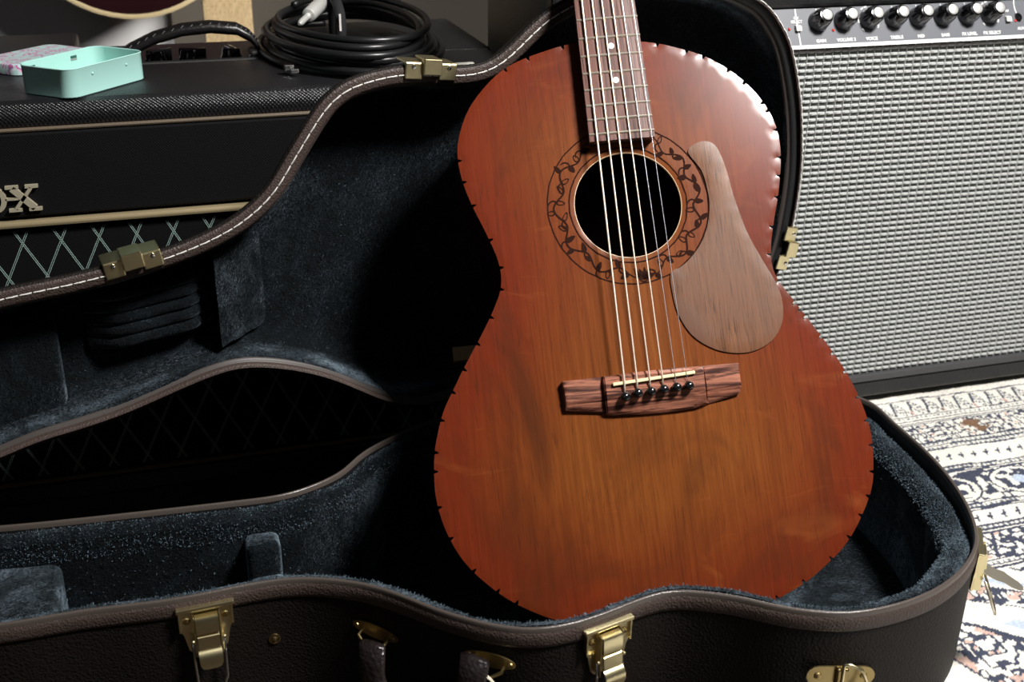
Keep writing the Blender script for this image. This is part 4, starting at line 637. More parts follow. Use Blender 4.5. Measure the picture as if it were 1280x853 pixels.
# ---- hardware of the base, placed along the front wall
Fi = [i for i in range(nB) if tB[i][0] > -.1]
def wall(x, y=None):
    i = min(Fi, key=lambda k: abs(B[k][0] - x) + (abs(B[k][1] - y) if y is not None else max(0, B[k][1] - .80) * 9)); p = B[i]; t = tB[i]
    T_ = Vector((t[0], t[1], 0)); Nn = Vector((t[1], -t[0], 0)); P0 = Vector((p[0], p[1], 0))
    return lambda a, z, n: P0 + T_ * a + Nn * n + Vector((0, 0, z))
def latch(x, y, opened):
    Wf = wall(x, y); T = lambda p: Wf(*p)
    def solid(pts, n0, n1):
        k = len(pts); vs = [Wf(a, z, n0) for a, z in pts] + [Wf(a, z, n1) for a, z in pts]
        return vs, [tuple(range(k)), tuple(range(k, 2 * k))[::-1]] + [(i, (i + 1) % k, k + (i + 1) % k, k + i) for i in range(k)]
    plate_ = [(-.0195, .1165), (.0195, .1165), (.0195, .100), (.0165, .093), (.0140, .080), (.0105, .0760), (-.0105, .0760), (-.0140, .080), (-.0165, .093), (-.0195, .100)]
    v, f = solid(plate_, .0004, .0022); m = MB(); m.v, m.f = v, f
    m2 = MB(T); m2.box(-.0208, .0208, .1150, .1180, .0, .0052, .0006); m2.box(-.0195, -.0183, .098, .1160, .002, .0045); m2.box(.0183, .0195, .098, .1160, .002, .0045)
    m2.box(-.0098, -.0088, .077, .112, .002, .0085, .0004); m2.box(.0088, .0098, .077, .112, .002, .0085, .0004)
    n = len(m.v); m.v += m2.v; m.f += [tuple(i + n for i in q) for q in m2.f]
    la = mesh('latch', m.v, m.f, BRASS, case, label='brass draw latch')
    def curved(prof, hw_, name, mat=BRASS, tip=False):
        vs = []; k = len(prof)
        for (z, nn, w) in prof:
            vs += [Wf(-hw_ * w, z, nn), Wf(hw_ * w, z, nn), Wf(-hw_ * w, z, nn - .0012), Wf(hw_ * w, z, nn - .0012)]
        fs = [(0, 1, 3, 2), (4 * k - 4, 4 * k - 3, 4 * k - 1, 4 * k - 2)]
        for i in range(k - 1):
            a, b = 4 * i, 4 * i + 4; fs += [(a, a + 1, b + 1, b), (a + 2, b + 2, b + 3, a + 3), (a, b, b + 2, a + 2), (a + 1, a + 3, b + 3, b + 1)]
        return mesh(name, vs, fs, mat, la, smooth='auto')
    curved([(.1115, .0050, 1), (.1105, .0085, 1), (.109, .0095, 1), (.0975, .0100, 1), (.0965, .0080, 1)], .0082, 'latch_housing')
    if opened:
        curved([(.094, .0085, 1), (.092, .0125, 1), (.089, .019, .98), (.0875, .026, .96), (.084, .032, .9), (.0815, .038, .72), (.080, .0415, .35)], .0085, 'latch_lever', NICKEL)
        loop = [(-.0085, .086, .011), (-.0085, .062, .021), (-.0075, .056, .0235), (0, .0535, .0245), (.0075, .056, .0235), (.0085, .062, .021), (.0085, .086, .011)]
    else:
        curved([(.0962, .0070, 1), (.0945, .0098, 1), (.085, .0110, 1.02), (.0835, .0098, 1.02)], .0078, 'latch_cam')
        curved([(.0840, .0098, 1), (.0825, .0125, 1.03), (.079, .0148, 1.04), (.074, .0155, 1.0), (.0705, .0150, .82), (.0685, .0140, .5), (.0678, .0130, .2)], .0082, 'latch_lever')
        loop = [(-.0112, .090, .006), (-.0112, .070, .007), (-.0108, .054, .0068), (-.0085, .0475, .0068), (-.004, .0460, .007), (.004, .0460, .007), (.0085, .0475, .0068), (.0108, .054, .0068), (.0112, .070, .007), (.0112, .090, .006)]
    MB(T).tube(loop, .0011, 8).build('wire_loop', STEEL if not opened else NICKEL, la, smooth=True)
    for s_ in (-1, 1):
        m = MB(T); m.lathe([(.0030, 0), (.0030, .0006), (.0022, .0013), (.0008, .0015)], 14, (s_ * .0140, .1065, .0022), (0, 0, 1)); m.box(s_ * .0140 - .0016, s_ * .0140 + .0016, .1062, .1068, .0035, .0040); m.box(s_ * .0140 - .0003, s_ * .0140 + .0003, .1049, .1081, .0035, .0040)
        m.build('screw', DBRASS, la)
        m = MB(T); m.lathe([(.0014, 0), (.0016, .0012), (.0008, .002)], 10, (s_ * .0112, .0905, .0068), (0, 0, 1)); m.build('rivet', BRASS, la)
latch(-.004, None, False); latch(.268, None, False); latch(.588, .652, True)
Wf = wall(.039); m = MB(lambda p: Wf(*p)); m.lathe([(.0046, 0), (.0044, .0010), (.0034, .0012), (.0031, .0006), (.0024, .0010), (.0012, .0022), (.0002, .0024)], 20, (0, .073, .0), (0, 0, 1)); m.build('rivet', DBRASS, case, smooth='auto', label='round brass rivet left of the handle')
# handle: two brass mounts, padded leather grip hanging down
LEATH = tolex('handle_leather', (.012, .008, .008), (.020, .015, .015), .28, 300, .6, .0008)
Wa = wall(.112); Wb = wall(.186)
handle = None
pa = Wa(0, .083, .012); pb = Wb(0, .093, .012)
mid = (pa + pb) / 2; dirn = (pb - pa).normalized(); outn = Vector((dirn.y, -dirn.x, 0)).normalized()
def grip_pts():
    pts = []
    for k in range(17):
        s = k / 16; a = math.pi * s; x = -math.cos(a); y = math.sin(a) ** .6
        pts.append(mid + dirn * x * .043 + outn * (.004 + .010 * y) + Vector((0, 0, -.052 * y + .009 + (pb.z - pa.z) * .5 * x)))
    return pts
gp = grip_pts(); vs = []; fs = []; K = 10
for i, p in enumerate(gp):
    t = (gp[min(i + 1, 16)] - gp[max(i - 1, 0)]).normalized(); side = outn; nn = t.cross(side).normalized()
    s = i / 16; wv = .0115 + .0015 * math.sin(math.pi * s); hv = .0035 + .0035 * math.sin(math.pi * s)
    for j in range(K):
        a = 2 * math.pi * j / K; vs.append(p + nn * math.cos(a) * wv + side * math.sin(a) * hv)
fs = [(i * K + j, i * K + (j + 1) % K, (i + 1) * K + (j + 1) % K, (i + 1) * K + j) for i in range(16) for j in range(K)] + [tuple(range(K)), tuple(16 * K + j for j in range(K))]
handle = mesh('handle', vs, fs, LEATH, case, smooth=True, label='dark leather carrying handle')
for Wm, zc, sl in ((Wa, .086, -.12), (Wb, .0955, -.05)):
    T = lambda p, Wm=Wm, zc=zc, sl=sl: Wm(p[0], zc + p[1] + sl * p[0], p[2])
    m = MB(T); oval = [(.0195 * math.cos(t) if abs(math.cos(t)) > 0 else 0, .0062 * math.sin(t)) for t in np.linspace(0, 2 * math.pi, 24, endpoint=False)]
    m.prism(oval, .0003, .0016); m.tube([(-.011, -.003, .001), (-.011, -.003, .008), (-.004, -.006, .012), (.004, -.006, .012), (.011, -.003, .008), (.011, -.003, .001)], .0013, 8)
    for s_ in (-1, 1): m.lathe([(.0024, 0), (.0020, .0010), (.0004, .0014)], 12, (s_ * .0155, 0, .0016), (0, 0, 1))
    m.build('handle_mount', DBRASS, handle)
tag_pts = [Wb(-.012, .086, .019), Wb(-.008, .0965, .018), Wb(-.002, .0975, .017), Wb(.006, .0935, .0185), Wb(.012, .086, .018), Wb(.015, .081, .015)]
MB().tube(tag_pts, [.0022, .0020, .0016, .0012, .0011, .0013], 6).build('knotted_string', simple('cream_string', (.75, .68, .52), .7), handle, label='cream string tied round the end of the handle')
# D ring on its plate
Wd = wall(.432); T = lambda p: Wd(p[0], .0700 + p[1] - .06 * p[0], p[2]); m = MB(T)
def stadium(x0, x1, r, n=8): return [(x1 + r * math.cos(t), r * math.sin(t)) for t in np.linspace(-math.pi / 2, math.pi / 2, n)] + [(x0 + r * math.cos(t), r * math.sin(t)) for t in np.linspace(math.pi / 2, 3 * math.pi / 2, n)]
m.prism(stadium(-.0175, .0175, .0085), .0003, .0016); m.box(-.0045, .0045, -.0085, .0085, .0010, .0055, .0012)
for s_ in (-1, 1): m.lathe([(.0030, 0), (.0026, .0010), (.0004, .0016)], 14, (s_ * .0175, 0, .0016), (0, 0, 1))
dp = m.build('ring_plate', DBRASS, case, label='oval brass plate holding a ring')
MB(T).tube([(0, .0135, .0062), (.004, .0142, .0068), (.0125, .0105, .0085), (.0165, .001, .0095), (.0135, -.009, .0085), (.006, -.0145, .0070), (0, -.0150, .0062), (-.0012, -.0135, .006), (-.0002, 0, .0058), (-.0005, .0125, .006)], .0013, 8, closed=True).build('d_ring', BRASS, dp, smooth=True)
# hinges at the back
for x in (.285, .46):
    i = min([k for k in range(nB) if tB[k][0] < 0], key=lambda k: abs(B[k][0] - x)); p = B[i]
    m = MB(); m.box(p[0] - .02, p[0] + .02, p[1] + .0002, p[1] + .0018, .095, .119); m.tube([(p[0] - .02, p[1] + .003, .128), (p[0] + .02, p[1] + .003, .128)], .0028, 10); m.build('hinge', DBRASS, case)
# catches on the lid edge
def catch(xc, yc):
    i = int(np.argmin(np.linalg.norm(LD - np.array([xc, yc]), axis=1))); p = LD[i]; t = tL[i]; nn = np.array([-t[1], t[0]])
    T = lambda q: LT(*(p + t * -q[0] + nn * (q[1])), q[2])
    m = MB(T); m.box(-.0225, -.0075, -.0022, .0112, .0006, .0030, .0008); m.box(.0075, .0225, -.0022, .0112, .0006, .0030, .0008)
    m.box(-.0225, .0225, -.0028, -.0008, -.022, .0026, .0006)
    ca = m.build('lid_catch', BRASS, case, label='brass latch catch')
    m = MB(T); m.box(-.0080, .0080, -.0062, -.0042, -.016, .0072, .0007); m.box(-.0080, .0080, -.0062, .0068, .0050, .0072, .0007); m.box(-.0080, -.0068, -.0050, .0068, .0004, .0060); m.box(.0068, .0080, -.0050, .0068, .0004, .0060)
    m.build('catch_hook', BRASS, ca)
    for s_ in (-1, 1):
        m = MB(T); m.lathe([(.0022, 0), (.0018, .0008), (.0003, .0012)], 12, (s_ * .0155, .001, .0030), (0, 0, 1)); m.build('rivet', STEEL, ca)
catch(-.337, .174); catch(-.078, .309); catch(.306, .098)
# ------------------------------------------------------------------ guitar
GO, GU, GV, GN = [Vector(a) for a in G]
GB = Vector(((0), -.2016, -.100))                     # base point of the guitar in its own frame
Grot = Matrix((GU, GV, GN)).transposed()
groot = root('acoustic_guitar', 'small red-brown acoustic guitar with notched edge standing in the open case', 'guitar', GO + GU * GB.x + GV * GB.y + GN * GB.z, Grot)
def Gl(p): return Vector(p) - GB                      # guitar frame -> frame of the empty
class GM(MB):
    def __init__(s): super().__init__(Gl)
    def build(s, name, mat, parent=None, **k): return mesh(name, s.v, s.f, mat, parent or groot, world=False, **k)
OUT = ccw(np.array(BODY))
# cut the nicks into the edge
def with_notches(P, N, w=.0016, d=.0034):
    P = np.array(P); n = len(P); seg = []; ins = {}
    for q in N:
        q = np.array(q); a = P; b = np.roll(P, -1, 0); ab = b - a; t = np.clip(((q - a) * ab).sum(1) / (ab * ab).sum(1), .3, .7)
        dd = np.linalg.norm(a + ab * t[:, None] - q, axis=1); i = int(dd.argmin())
        if i in ins: continue
        c = a[i] + ab[i] * t[i]; tt = ab[i] / np.linalg.norm(ab[i]); nn = np.array([-tt[1], tt[0]])
        ins[i] = [c - tt * w * .9, c + nn * d * .75 - tt * w * .35, c + nn * d + tt * w * .1, c + nn * d * .7 + tt * w * .5, c + tt * w * .9]
    out = []
    for i in range(n):
        out.append(P[i]); out += ins.get(i, [])
    return np.array(out)
OUTN = with_notches(OUT, NOTCH)
hc, hr = HOLE
hole = [(hr * math.cos(t), hc + hr * math.sin(t)) for t in np.linspace(0, 2 * math.pi, 72, endpoint=False)]
V2, F2 = plate2d([tuple(p) for p in OUTN], [hole], .0045)
TH = .0028
def plate(name, V2, F2, z0, z1, loops, mat, attr=None, parent=None, rim=0):
    n = len(V2); vs = [(x, y, z1) for x, y in V2] + [(x, y, z0) for x, y in V2]
    fs = list(F2) + [tuple(i + n for i in f)[::-1] for f in F2]
    cnt = {}
    for f in F2:
        for a, b in zip(f, f[1:] + f[:1]): cnt[(a, b)] = 1
    for (a, b) in cnt:
        if (b, a) not in cnt: fs.append((a, b, b + n, a + n))
    if rim:
        bset = {i for (a, b) in cnt if (b, a) not in cnt for i in (a, b)}
        vs = [((x, y, z - rim) if i in bset and i < n else (x, y, z)) for i, (x, y, z) in enumerate(vs)]
    gm = GM(); gm.add(vs, fs); o = gm.build(name, mat, parent, smooth='auto' if rim else False)
    if attr:
        at = o.data.attributes.new('edge', 'FLOAT', 'POINT'); d = [edist(OUT[::2], p) for p in V2]; at.data.foreach_set('value', d + d)
    return o
sb = plate('soundboard', V2, F2, -TH, 0, None, TOPW, True, rim=.0004)
# sides and back: walls a little inside the overhanging top
n = len(OUT)
def depth(y): return .098 - .010 * max(0, min(1, (y + .2) / .48))     # shallower towards the neck
Q = inset(OUT, .0012); Q2 = inset(OUT, .006)
vs = [(*Q[i], -TH) for i in range(n)] + [(*Q[i], -depth(Q[i][1])) for i in range(n)] + [(*Q2[i], -depth(Q[i][1])) for i in range(n)] + [(*Q2[i], -TH) for i in range(n)]
fs = [(a * n + i, a * n + (i + 1) % n, b * n + (i + 1) % n, b * n + i) for a, b in ((0, 1), (1, 2), (2, 3), (3, 0)) for i in range(n)]
GM().add(vs, fs).build('body_side', SIDEW, smooth='auto')
gm = GM(); BO = inset(OUT, .001); n = len(BO)
gm.add([(*BO[i], -depth(BO[i][1]) - .003) for i in range(n)] + [(*BO[i], -depth(BO[i][1])) for i in range(n)], [tuple(range(n))[::-1], tuple(range(n, 2 * n))] + [(i, (i + 1) % n, n + (i + 1) % n, n + i) for i in range(n)])
gm.build('back_plate', SIDEW)
gm = GM(); ringv = []
for i in range(72):
    t = 2 * math.pi * i / 72
    ringv += [(r * math.cos(t), hc + r * math.sin(t), z) for r, z in ((hr - .0002, -.0003), (hr - .0002, -.0029), (hr - .0008, -.0029), (hr - .0008, -.0004))]
gm.add(ringv, [(4 * i + a, 4 * i + (a + 1) % 4, 4 * ((i + 1) % 72) + (a + 1) % 4, 4 * ((i + 1) % 72) + a) for i in range(72) for a in range(4)]); gm.build('hole_edge', simple('hole_rim_lit', (.55, .36, .20), .5))  # thin pale ring: light on the hole's rim put into its colour
GM().box(-.15, .15, .040, .052, -.094, -.080).build('back_brace', simple('spruce_brace', (.35, .22, .11), .6))
GM().box(-.03, .03, .10, .145, -.0945, -.0938).build('paper_label', simple('paper_label', (.10, .10, .085), .8))
# burned ornament around the hole (lines follow the wood, a hair proud of it)
def ringband(gm, r0, r1, a0=0, a1=2 * math.pi, n=120, z=.0002, wob=0):
    vs = []; fs = []
    for i in range(n + 1):
        t = a0 + (a1 - a0) * i / n; w = wob * math.sin(t * 23) * math.sin(t * 7 + 1)
        for r in (r0 + w, r1 + w): vs.append((r * math.cos(t), hc + r * math.sin(t), z))
    fs = [(2 * i, 2 * i + 1, 2 * i + 3, 2 * i + 2) for i in range(n)]; gm.add(vs, fs)
gm = GM(); ringband(gm, hr * 1.470, hr * 1.494, wob=.0002); gm.build('outer_ring_line', BURN)
gm = GM(); ringband(gm, hr * 1.072, hr * 1.098, wob=.0002); gm.build('inner_ring_line', BURN)
def strip(gm, pts, w, z=.00022):
    pts = [np.array(p) for p in pts]; N = len(pts); vs = []
    for i in range(N):
        t = pts[min(i + 1, N - 1)] - pts[max(i - 1, 0)]; t = t / (np.linalg.norm(t) + 1e-9); nn = np.array([-t[1], t[0]]); ww = w * (1 - .6 * abs(2 * i / (N - 1) - 1) ** 4)
        vs += [(*(pts[i] + nn * ww / 2), z), (*(pts[i] - nn * ww / 2), z)]
    gm.add(vs, [(2 * i, 2 * i + 1, 2 * i + 3, 2 * i + 2) for i in range(N - 1)])
def leaf(gm, p, ang, L_, wd, filled):
    N = 14; o1 = []
    for k in range(N):
        t = 2 * math.pi * k / N; x = L_ / 2 * (1 - math.cos(t)) ; y = wd / 2 * math.sin(t) * (1 + .35 * math.cos(t)); o1.append((x, y))
    ca, sa = math.cos(ang), math.sin(ang); f = lambda x, y: (p[0] + ca * x - sa * y, p[1] + sa * x + ca * y)
    if filled: gm.add([(*f(*q), .00024) for q in o1], [tuple(range(N))])
    else:
        c = (L_ / 2, 0); vs = [(*f(*q), .00024) for q in o1] + [(*f(c[0] + (q[0] - c[0]) * .68, q[1] * .6), .00024) for q in o1]
        gm.add(vs, [(i, (i + 1) % N, N + (i + 1) % N, N + i) for i in range(N)])
for sg, name in ((-1, 'burned_vine'), (1, 'burned_vine')):
    gm = GM(); base = R(-82); span = R(165 if sg < 0 else 150)
    P_ = lambda s: (lambda t, r: (hr * r * math.cos(t), hc + hr * r * math.sin(t)))(base + sg * span * s, 1.285 + .085 * math.sin(s * 34))
    strip(gm, [P_(s) for s in np.linspace(0, 1, 150)], .0015)
    rr = random.Random(3 + sg)
    for k in range(19):
        s = .04 + k / 19 * .94; p = P_(s); q = P_(s + .004); a = math.atan2(q[1] - p[1], q[0] - p[0]); side = 1 if k % 2 else -1
        leaf(gm, p, a + side * R(rr.uniform(42, 75)), rr.uniform(.0062, .0088), rr.uniform(.0034, .0046), rr.random() < .6)
        if k % 2 == 0:
            cc = [(p[0] + .006 * t * math.cos(a - side * (1.1 + 1.3 * t)), p[1] + .006 * t * math.sin(a - side * (1.1 + 1.3 * t))) for t in np.linspace(0, 1.2, 8)]; strip(gm, cc, .0013)
    gm.build(name, BURN)
gm = GM()
for k, a in enumerate((-150, -118, -92, -62, -30)):
    leaf(gm, (hr * 1.40 * math.cos(R(-84)), hc + hr * 1.42 * math.sin(R(-84))), R(180 + a * -1 - 0) if False else R(-a), .010, .0032, True)
gm.build('burned_leaf_spray', BURN)
# pickguard
pg = ccw(np.array(PG)); pg = np.array([.5 * ((2 * b) + (-a + c) * t + (2 * a - 5 * b + 4 * c - d) * t * t + (-a + 3 * b - 3 * c + d) * t ** 3) for a, b, c, d in zip(np.roll(pg, 1, 0), pg, np.roll(pg, -1, 0), np.roll(pg, -2, 0)) for t in (0, .25, .5, .75)]); pv, pf = plate2d([tuple(p) for p in pg], [], .006)
o = plate('pickguard', pv, pf, .0003, .0018, None, PGW, rim=.0005); o['label'] = 'light walnut teardrop pickguard'
# bridge: thin wings, raised middle with a belly
br = ccw(np.array(BRIDGE)); bv, bf = plate2d([tuple(p) for p in br], [], .0022, cuts=[((xx, -.0268 if abs(xx) < .04 else -.0250), (xx, .0032)) for xx in (-.0402, -.0386, .0400, .0416)])
def bh(x, y):
    a = abs(x - .0007); h = .0102 if a < .0400 else .0058 + .0012 * (a - .04) / .03
    h -= max(0, -.0135 - y) * .42 * (1 if a < .04 else .7)
    e = edist(br, (x, y)); return h - .0012 * max(0, 1 - e / .0015)
nb_ = len(bv); cnt = {}
for f in bf:
    for a, b in zip(f, f[1:] + f[:1]): cnt[(a, b)] = 1
gm = GM(); gm.add([(x, y, bh(x, y)) for x, y in bv] + [(x, y, 0) for x, y in bv], list(bf) + [(a, b, b + nb_, a + nb_) for (a, b) in cnt if (b, a) not in cnt])
bridge = gm.build('bridge', ROSE, label='rosewood bridge with curved lower belly and thin wings')
(sx0, sy0), (sx1, sy1) = SADDLE; sa = math.atan2(sy1 - sy0, sx1 - sx0)
T = lambda p: Gl((sx0 + math.cos(sa) * p[0] - math.sin(sa) * p[1], sy0 + math.sin(sa) * p[0] + math.cos(sa) * p[1], p[2]))
m_ = MB(T); m_.box(0, math.hypot(sx1 - sx0, sy1 - sy0), -.0013, .0013, .009, .0128, .0005); mesh('saddle', m_.v, m_.f, BONE, bridge, world=False)
pm = MB(); pm.lathe([(.0018, -.006), (.0022, .0005), (.0030, .0012), (.0038, .0028), (.0038, .0042), (.0028, .0058), (.0012, .0064), (.0003, .0065)], 18)
pin_me = bpy.data.meshes.new('bridge_pin'); pin_me.from_pydata([tuple(v) for v in pm.v], [], pm.f); pin_me.materials.append(BLACK)
for x, y in PINS: link('bridge_pin', pin_me, BLACK, bridge, smooth=True, loc=Gl((x, y, .0098)))
# neck, fretboard, headstock
NUT = .6265; ev = .1925
def hw(y): return .0285 + (.0220 - .0285) * (y - ev) / (NUT - ev) - .0018
cx = lambda y: -.0002 + (y - .19) * .0
FH0, FH1 = .0065, .0125
gm = GM(); N = 20; vs = []
for i in range(N + 1):
    y = ev + (NUT - ev) * i / N; w = hw(y)
    vs += [(cx(y) - w, y, FH0), (cx(y) + w, y, FH0), (cx(y) + w, y, FH1 - .0006), (cx(y) + w * .55, y, FH1), (cx(y) - w * .55, y, FH1), (cx(y) - w, y, FH1 - .0006)]
k = 6; gm.add(vs, [tuple(range(6))] + [tuple(N * k + j for j in range(6))[::-1]] + [(i * k + j, i * k + (j + 1) % k, (i + 1) * k + (j + 1) % k, (i + 1) * k + j) for i in range(N) for j in range(k)])
board = gm.build('fretboard', BOARD)
EXT = simple('black_stained_neck', (.010, .007, .006), .45)
gm = GM(); w0, w1 = hw(ev) - .0003, hw(.285) - .0003; gm.add([(-w0, ev + .0004, 0), (w0, ev + .0004, 0), (w1, .285, 0), (-w1, .285, 0), (-w0, ev + .0004, FH0), (w0, ev + .0004, FH0), (w1, .285, FH0), (-w1, .285, FH0)], [(0, 3, 2, 1), (4, 5, 6, 7), (0, 1, 5, 4), (1, 2, 6, 5), (2, 3, 7, 6), (3, 0, 4, 7)])
gm.build('fretboard_extension', EXT)
gm = GM(); vs = []; K = 12
for i in range(13):
    y = .281 + (NUT - .281) * i / 12; w = hw(y); dp = .0185 - .004 * i / 12 + (.045 * max(0, 1 - i / 1.0) if i < 1 else 0)
    for j in range(K + 1):
        t = math.pi * j / K; vs.append((-w * math.cos(t), y, FH0 - dp * math.sin(t) ** .8 if 0 < j < K else FH0))
k = K + 1; gm.add(vs, [tuple(range(k))] + [tuple(12 * k + j for j in range(k))[::-1]] + [(i * k + j, i * k + (j + 1) % k, (i + 1) * k + (j + 1) % k, (i + 1) * k + j) for i in range(12) for j in range(k)])
neck = gm.build('neck', SIDEW, smooth='auto')
hs = GM(); hs.T = lambda p: Gl((p[0], NUT + p[1] * math.cos(.24), .004 - p[1] * math.sin(.24) + p[2]))
hs.prism([(-.024, 0), (.024, 0), (.036, .03), (.034, .17), (0, .185), (-.034, .17), (-.036, .03)], -.014, 0); headstock = hs.build('headstock', SIDEW)
for i in range(6):
    sgn = -1 if i < 3 else 1; y = .045 + .045 * (i % 3)
    tm = MB(lambda p, y=y, sgn=sgn: Gl((sgn * .022 + p[0], NUT + (y + p[1]) * math.cos(.24), .004 - (y + p[1]) * math.sin(.24) + p[2])))
    tm.lathe([(.005, 0), (.005, .002), (.003, .003), (.003, .014), (.001, .015)], 12); tm.box(sgn * .012, sgn * .035, -.004, .004, -.012, -.006, .002)
    mesh('tuner', tm.v, tm.f, STEEL, headstock, world=False)
GM().box(-.0215, .0215, NUT - .001, NUT + .004, .006, .0145, .0006).build('nut', BONE)
SC = .629
for fn in range(1, 21):
    y = SC * 2 ** (-fn / 12)
    if fn >= 13: y = FRETS[fn - 13][1]
    w = hw(y); gm = GM(); gm.T = Gl
    gm.tube([(-w, y, FH1 - .0008), (-w * .55, y, FH1 + .0001), (w * .55, y, FH1 + .0001), (w, y, FH1 - .0008)], .00105, 8)
    mesh('fret', gm.v, gm.f, NICKEL, board, world=False)
for (x, y) in DOTS + [[0, .3785], [0, .4295], [0, .4825]]:
    gm = GM(); gm.lathe([(.0026, 0), (.0026, .0004)], 16, (x, y, FH1 - .0002)); mesh('position_dot', gm.v, gm.f, PEARL, board, world=False)
# strings: pin -> saddle -> over the board -> nut
SR = [.00080, .00070, .00062, .00056, .00030, .00025]
for i in range(6):
    px, py = PINS[i]; x0, y0 = SADS[i]; x1, y1 = STOP[i]; t = (NUT - y0) / (y1 - y0); xn = x0 + (x1 - x0) * t
    gm = GM(); gm.tube([(px, py + .002, .0098), (px * .2 + x0 * .8, y0 - .0012, .0129), (x0, y0 + .001, .0133), (x0 + (xn - x0) * .5, (y0 + NUT) / 2, .0142), (xn, NUT, .0148), (xn * 1.2, NUT + .06, -.006)], SR[i], 8)
    gm.build('string', BRONZE if i < 4 else PLAIN, smooth=True, label='bronze wound string' if i < 4 else 'thin plain steel string')
# ------------------------------------------------------------------ things on top of the black amplifier
ZT = .4112
def rrect(w, h, r, n=7):
    o = []
    for cx_, cy_, a0 in ((w / 2 - r, h / 2 - r, 0), (-w / 2 + r, h / 2 - r, 90), (-w / 2 + r, -h / 2 + r, 180), (w / 2 - r, -h / 2 + r, 270)):
        o += [(cx_ + r * math.cos(R(a0 + 90 * k / n)), cy_ + r * math.sin(R(a0 + 90 * k / n))) for k in range(n + 1)]
    return np.array(o)
tin = root('tin_box', 'open empty mint green metal tin on the black amplifier', 'tin', (-.0590, 1.152, ZT), Matrix.Rotation(R(49), 3, 'Z'))
TI = MW[tin.name]
P_ = rrect(.1010, .0610, .0120)
# the wall keeps flat straight sides with slots in the far one
v, f = sweep(P_, [(0.001, 0), (.0, .001), (0, .0245), (-.0005, .0252), (.0001, .0258), (.0009, .0252), (.0009, .0012), (.002, .001)], lambda x, y, h: TI @ Vector((x, y, h)), capstart=True, capend=True)
mesh('tin_body', v, f, MINT, tin, smooth='auto')
for x in (-.036, .016):
    MB(lambda p: TI @ Vector(p)).box(x, x + .0075, .0292, .0299, .0188, .0212).build('hinge_slot', simple('slot_dark', (.03, .10, .085), .6), tin)
    MB(lambda p: TI @ Vector(p)).box(x, x + .0075, .0289, .0299, .0172, .0183).build('hinge_tab', simple('slot_steel', (.55, .45, .42), .4, .6), tin)
for x in (-.022, .022):
    m = MB(lambda p: TI @ Vector(p)); m.lathe([(.0013, 0), (.0011, .0007), (.0003, .0010)], 12, (x, -.0305, .0180), (0, -1, 0)); m.build('dimple', MINT, tin, smooth=True)
# patterned lid lying behind the tin
def paisley():
    m, nt, b = M('paisley_print'); tc = nt.nodes.new('ShaderNodeTexCoord'); mp = nt.nodes.new('ShaderNodeMapping'); mp.inputs['Scale'].default_value = (1, 1, 1); nt.links.new(tc.outputs['Object'], mp.inputs[0])
    v1 = nt.nodes.new('ShaderNodeTexVoronoi'); v1.inputs['Scale'].default_value = 62; nt.links.new(mp.outputs[0], v1.inputs['Vector'])
    r1 = nt.nodes.new('ShaderNodeMath'); r1.operation = 'MULTIPLY'; r1.inputs[1].default_value = 5.2; nt.links.new(v1.outputs['Distance'], r1.inputs[0])
    fr = nt.nodes.new('ShaderNodeMath'); fr.operation = 'FRACT'; nt.links.new(r1.outputs[0], fr.inputs[0])
    c = ramp(nt, fr.outputs[0], [(0, (.75, .20, .38)), (.22, (.72, .50, .60)), (.40, (.34, .62, .62)), (.62, (.75, .74, .74)), (.80, (.28, .12, .42)), (1, (.72, .16, .30))])
    n = noise(nt, (1, 1, 1), 3, 120); c = mixc(nt, ramp(nt, n, [(.45, (0, 0, 0)), (.55, (1, 1, 1))]), c, (.50, .70, .68))
    nt.links.new(c, b.inputs['Base Color']); b.inputs['Roughness'].default_value = .35; return m
lid = root('tin_cover', 'pink and turquoise patterned tin cover lying behind the mint tin', 'cover', (-.108, 1.262, ZT), Matrix.Rotation(R(47), 3, 'Z'))
TL = MW[lid.name]; P_ = rrect(.0975, .0610, .0125)
v, f = sweep(P_, [(.0008, .0001), (0, .0006), (0, .0085), (.0006, .0098), (.0022, .0106), (.004, .0104)], lambda x, y, h: TL @ Vector((x, y, h)), capend=True)
mesh('cover_panel', v, f, paisley(), lid, smooth='auto')
# coiled black cable with a bright plug
CAB = simple('black_rubber_cable', (.010, .010, .011), .36, spec=.5)
cable = root('coiled_cable', 'coil of black instrument cable with a silver plug on the amplifier', 'cable', (.205, 1.235, ZT))
rc = .0038
pts = []; turns = 6; n = 44
rr_ = random.Random(4); px_s = [rr_.uniform(-1, 1) for _ in range(8)]
for i in range(turns * n + 1):
    k = i / n; a = 2 * math.pi * k + 2.4; q = k / turns
    rx = .082 - .010 * abs(math.sin(k * 2.1)) + .006 * px_s[int(k) % 8] ; ry = .108 - .008 * math.sin(k * 1.7)
    rx = .086 - .0075 * (q * 2.2) + .004 * math.sin(k * 2.6); ry = .158 - .010 * (q * 2.2) + .005 * math.cos(k * 1.9)
    cx_, cy_ = .0 + .006 * math.sin(k * 1.3), .004 * math.cos(k * 1.1)
    z = rc + .0015 + .0068 * k * .72 + .0012 * math.sin(a * 2)
    pts.append((.205 + cx_ + rx * math.cos(a), 1.268 + cy_ + ry * math.sin(a), ZT + z))
ccut = MB().tube(pts, rc, 8); ccut.build('cable_loops', CAB, cable, smooth=True)
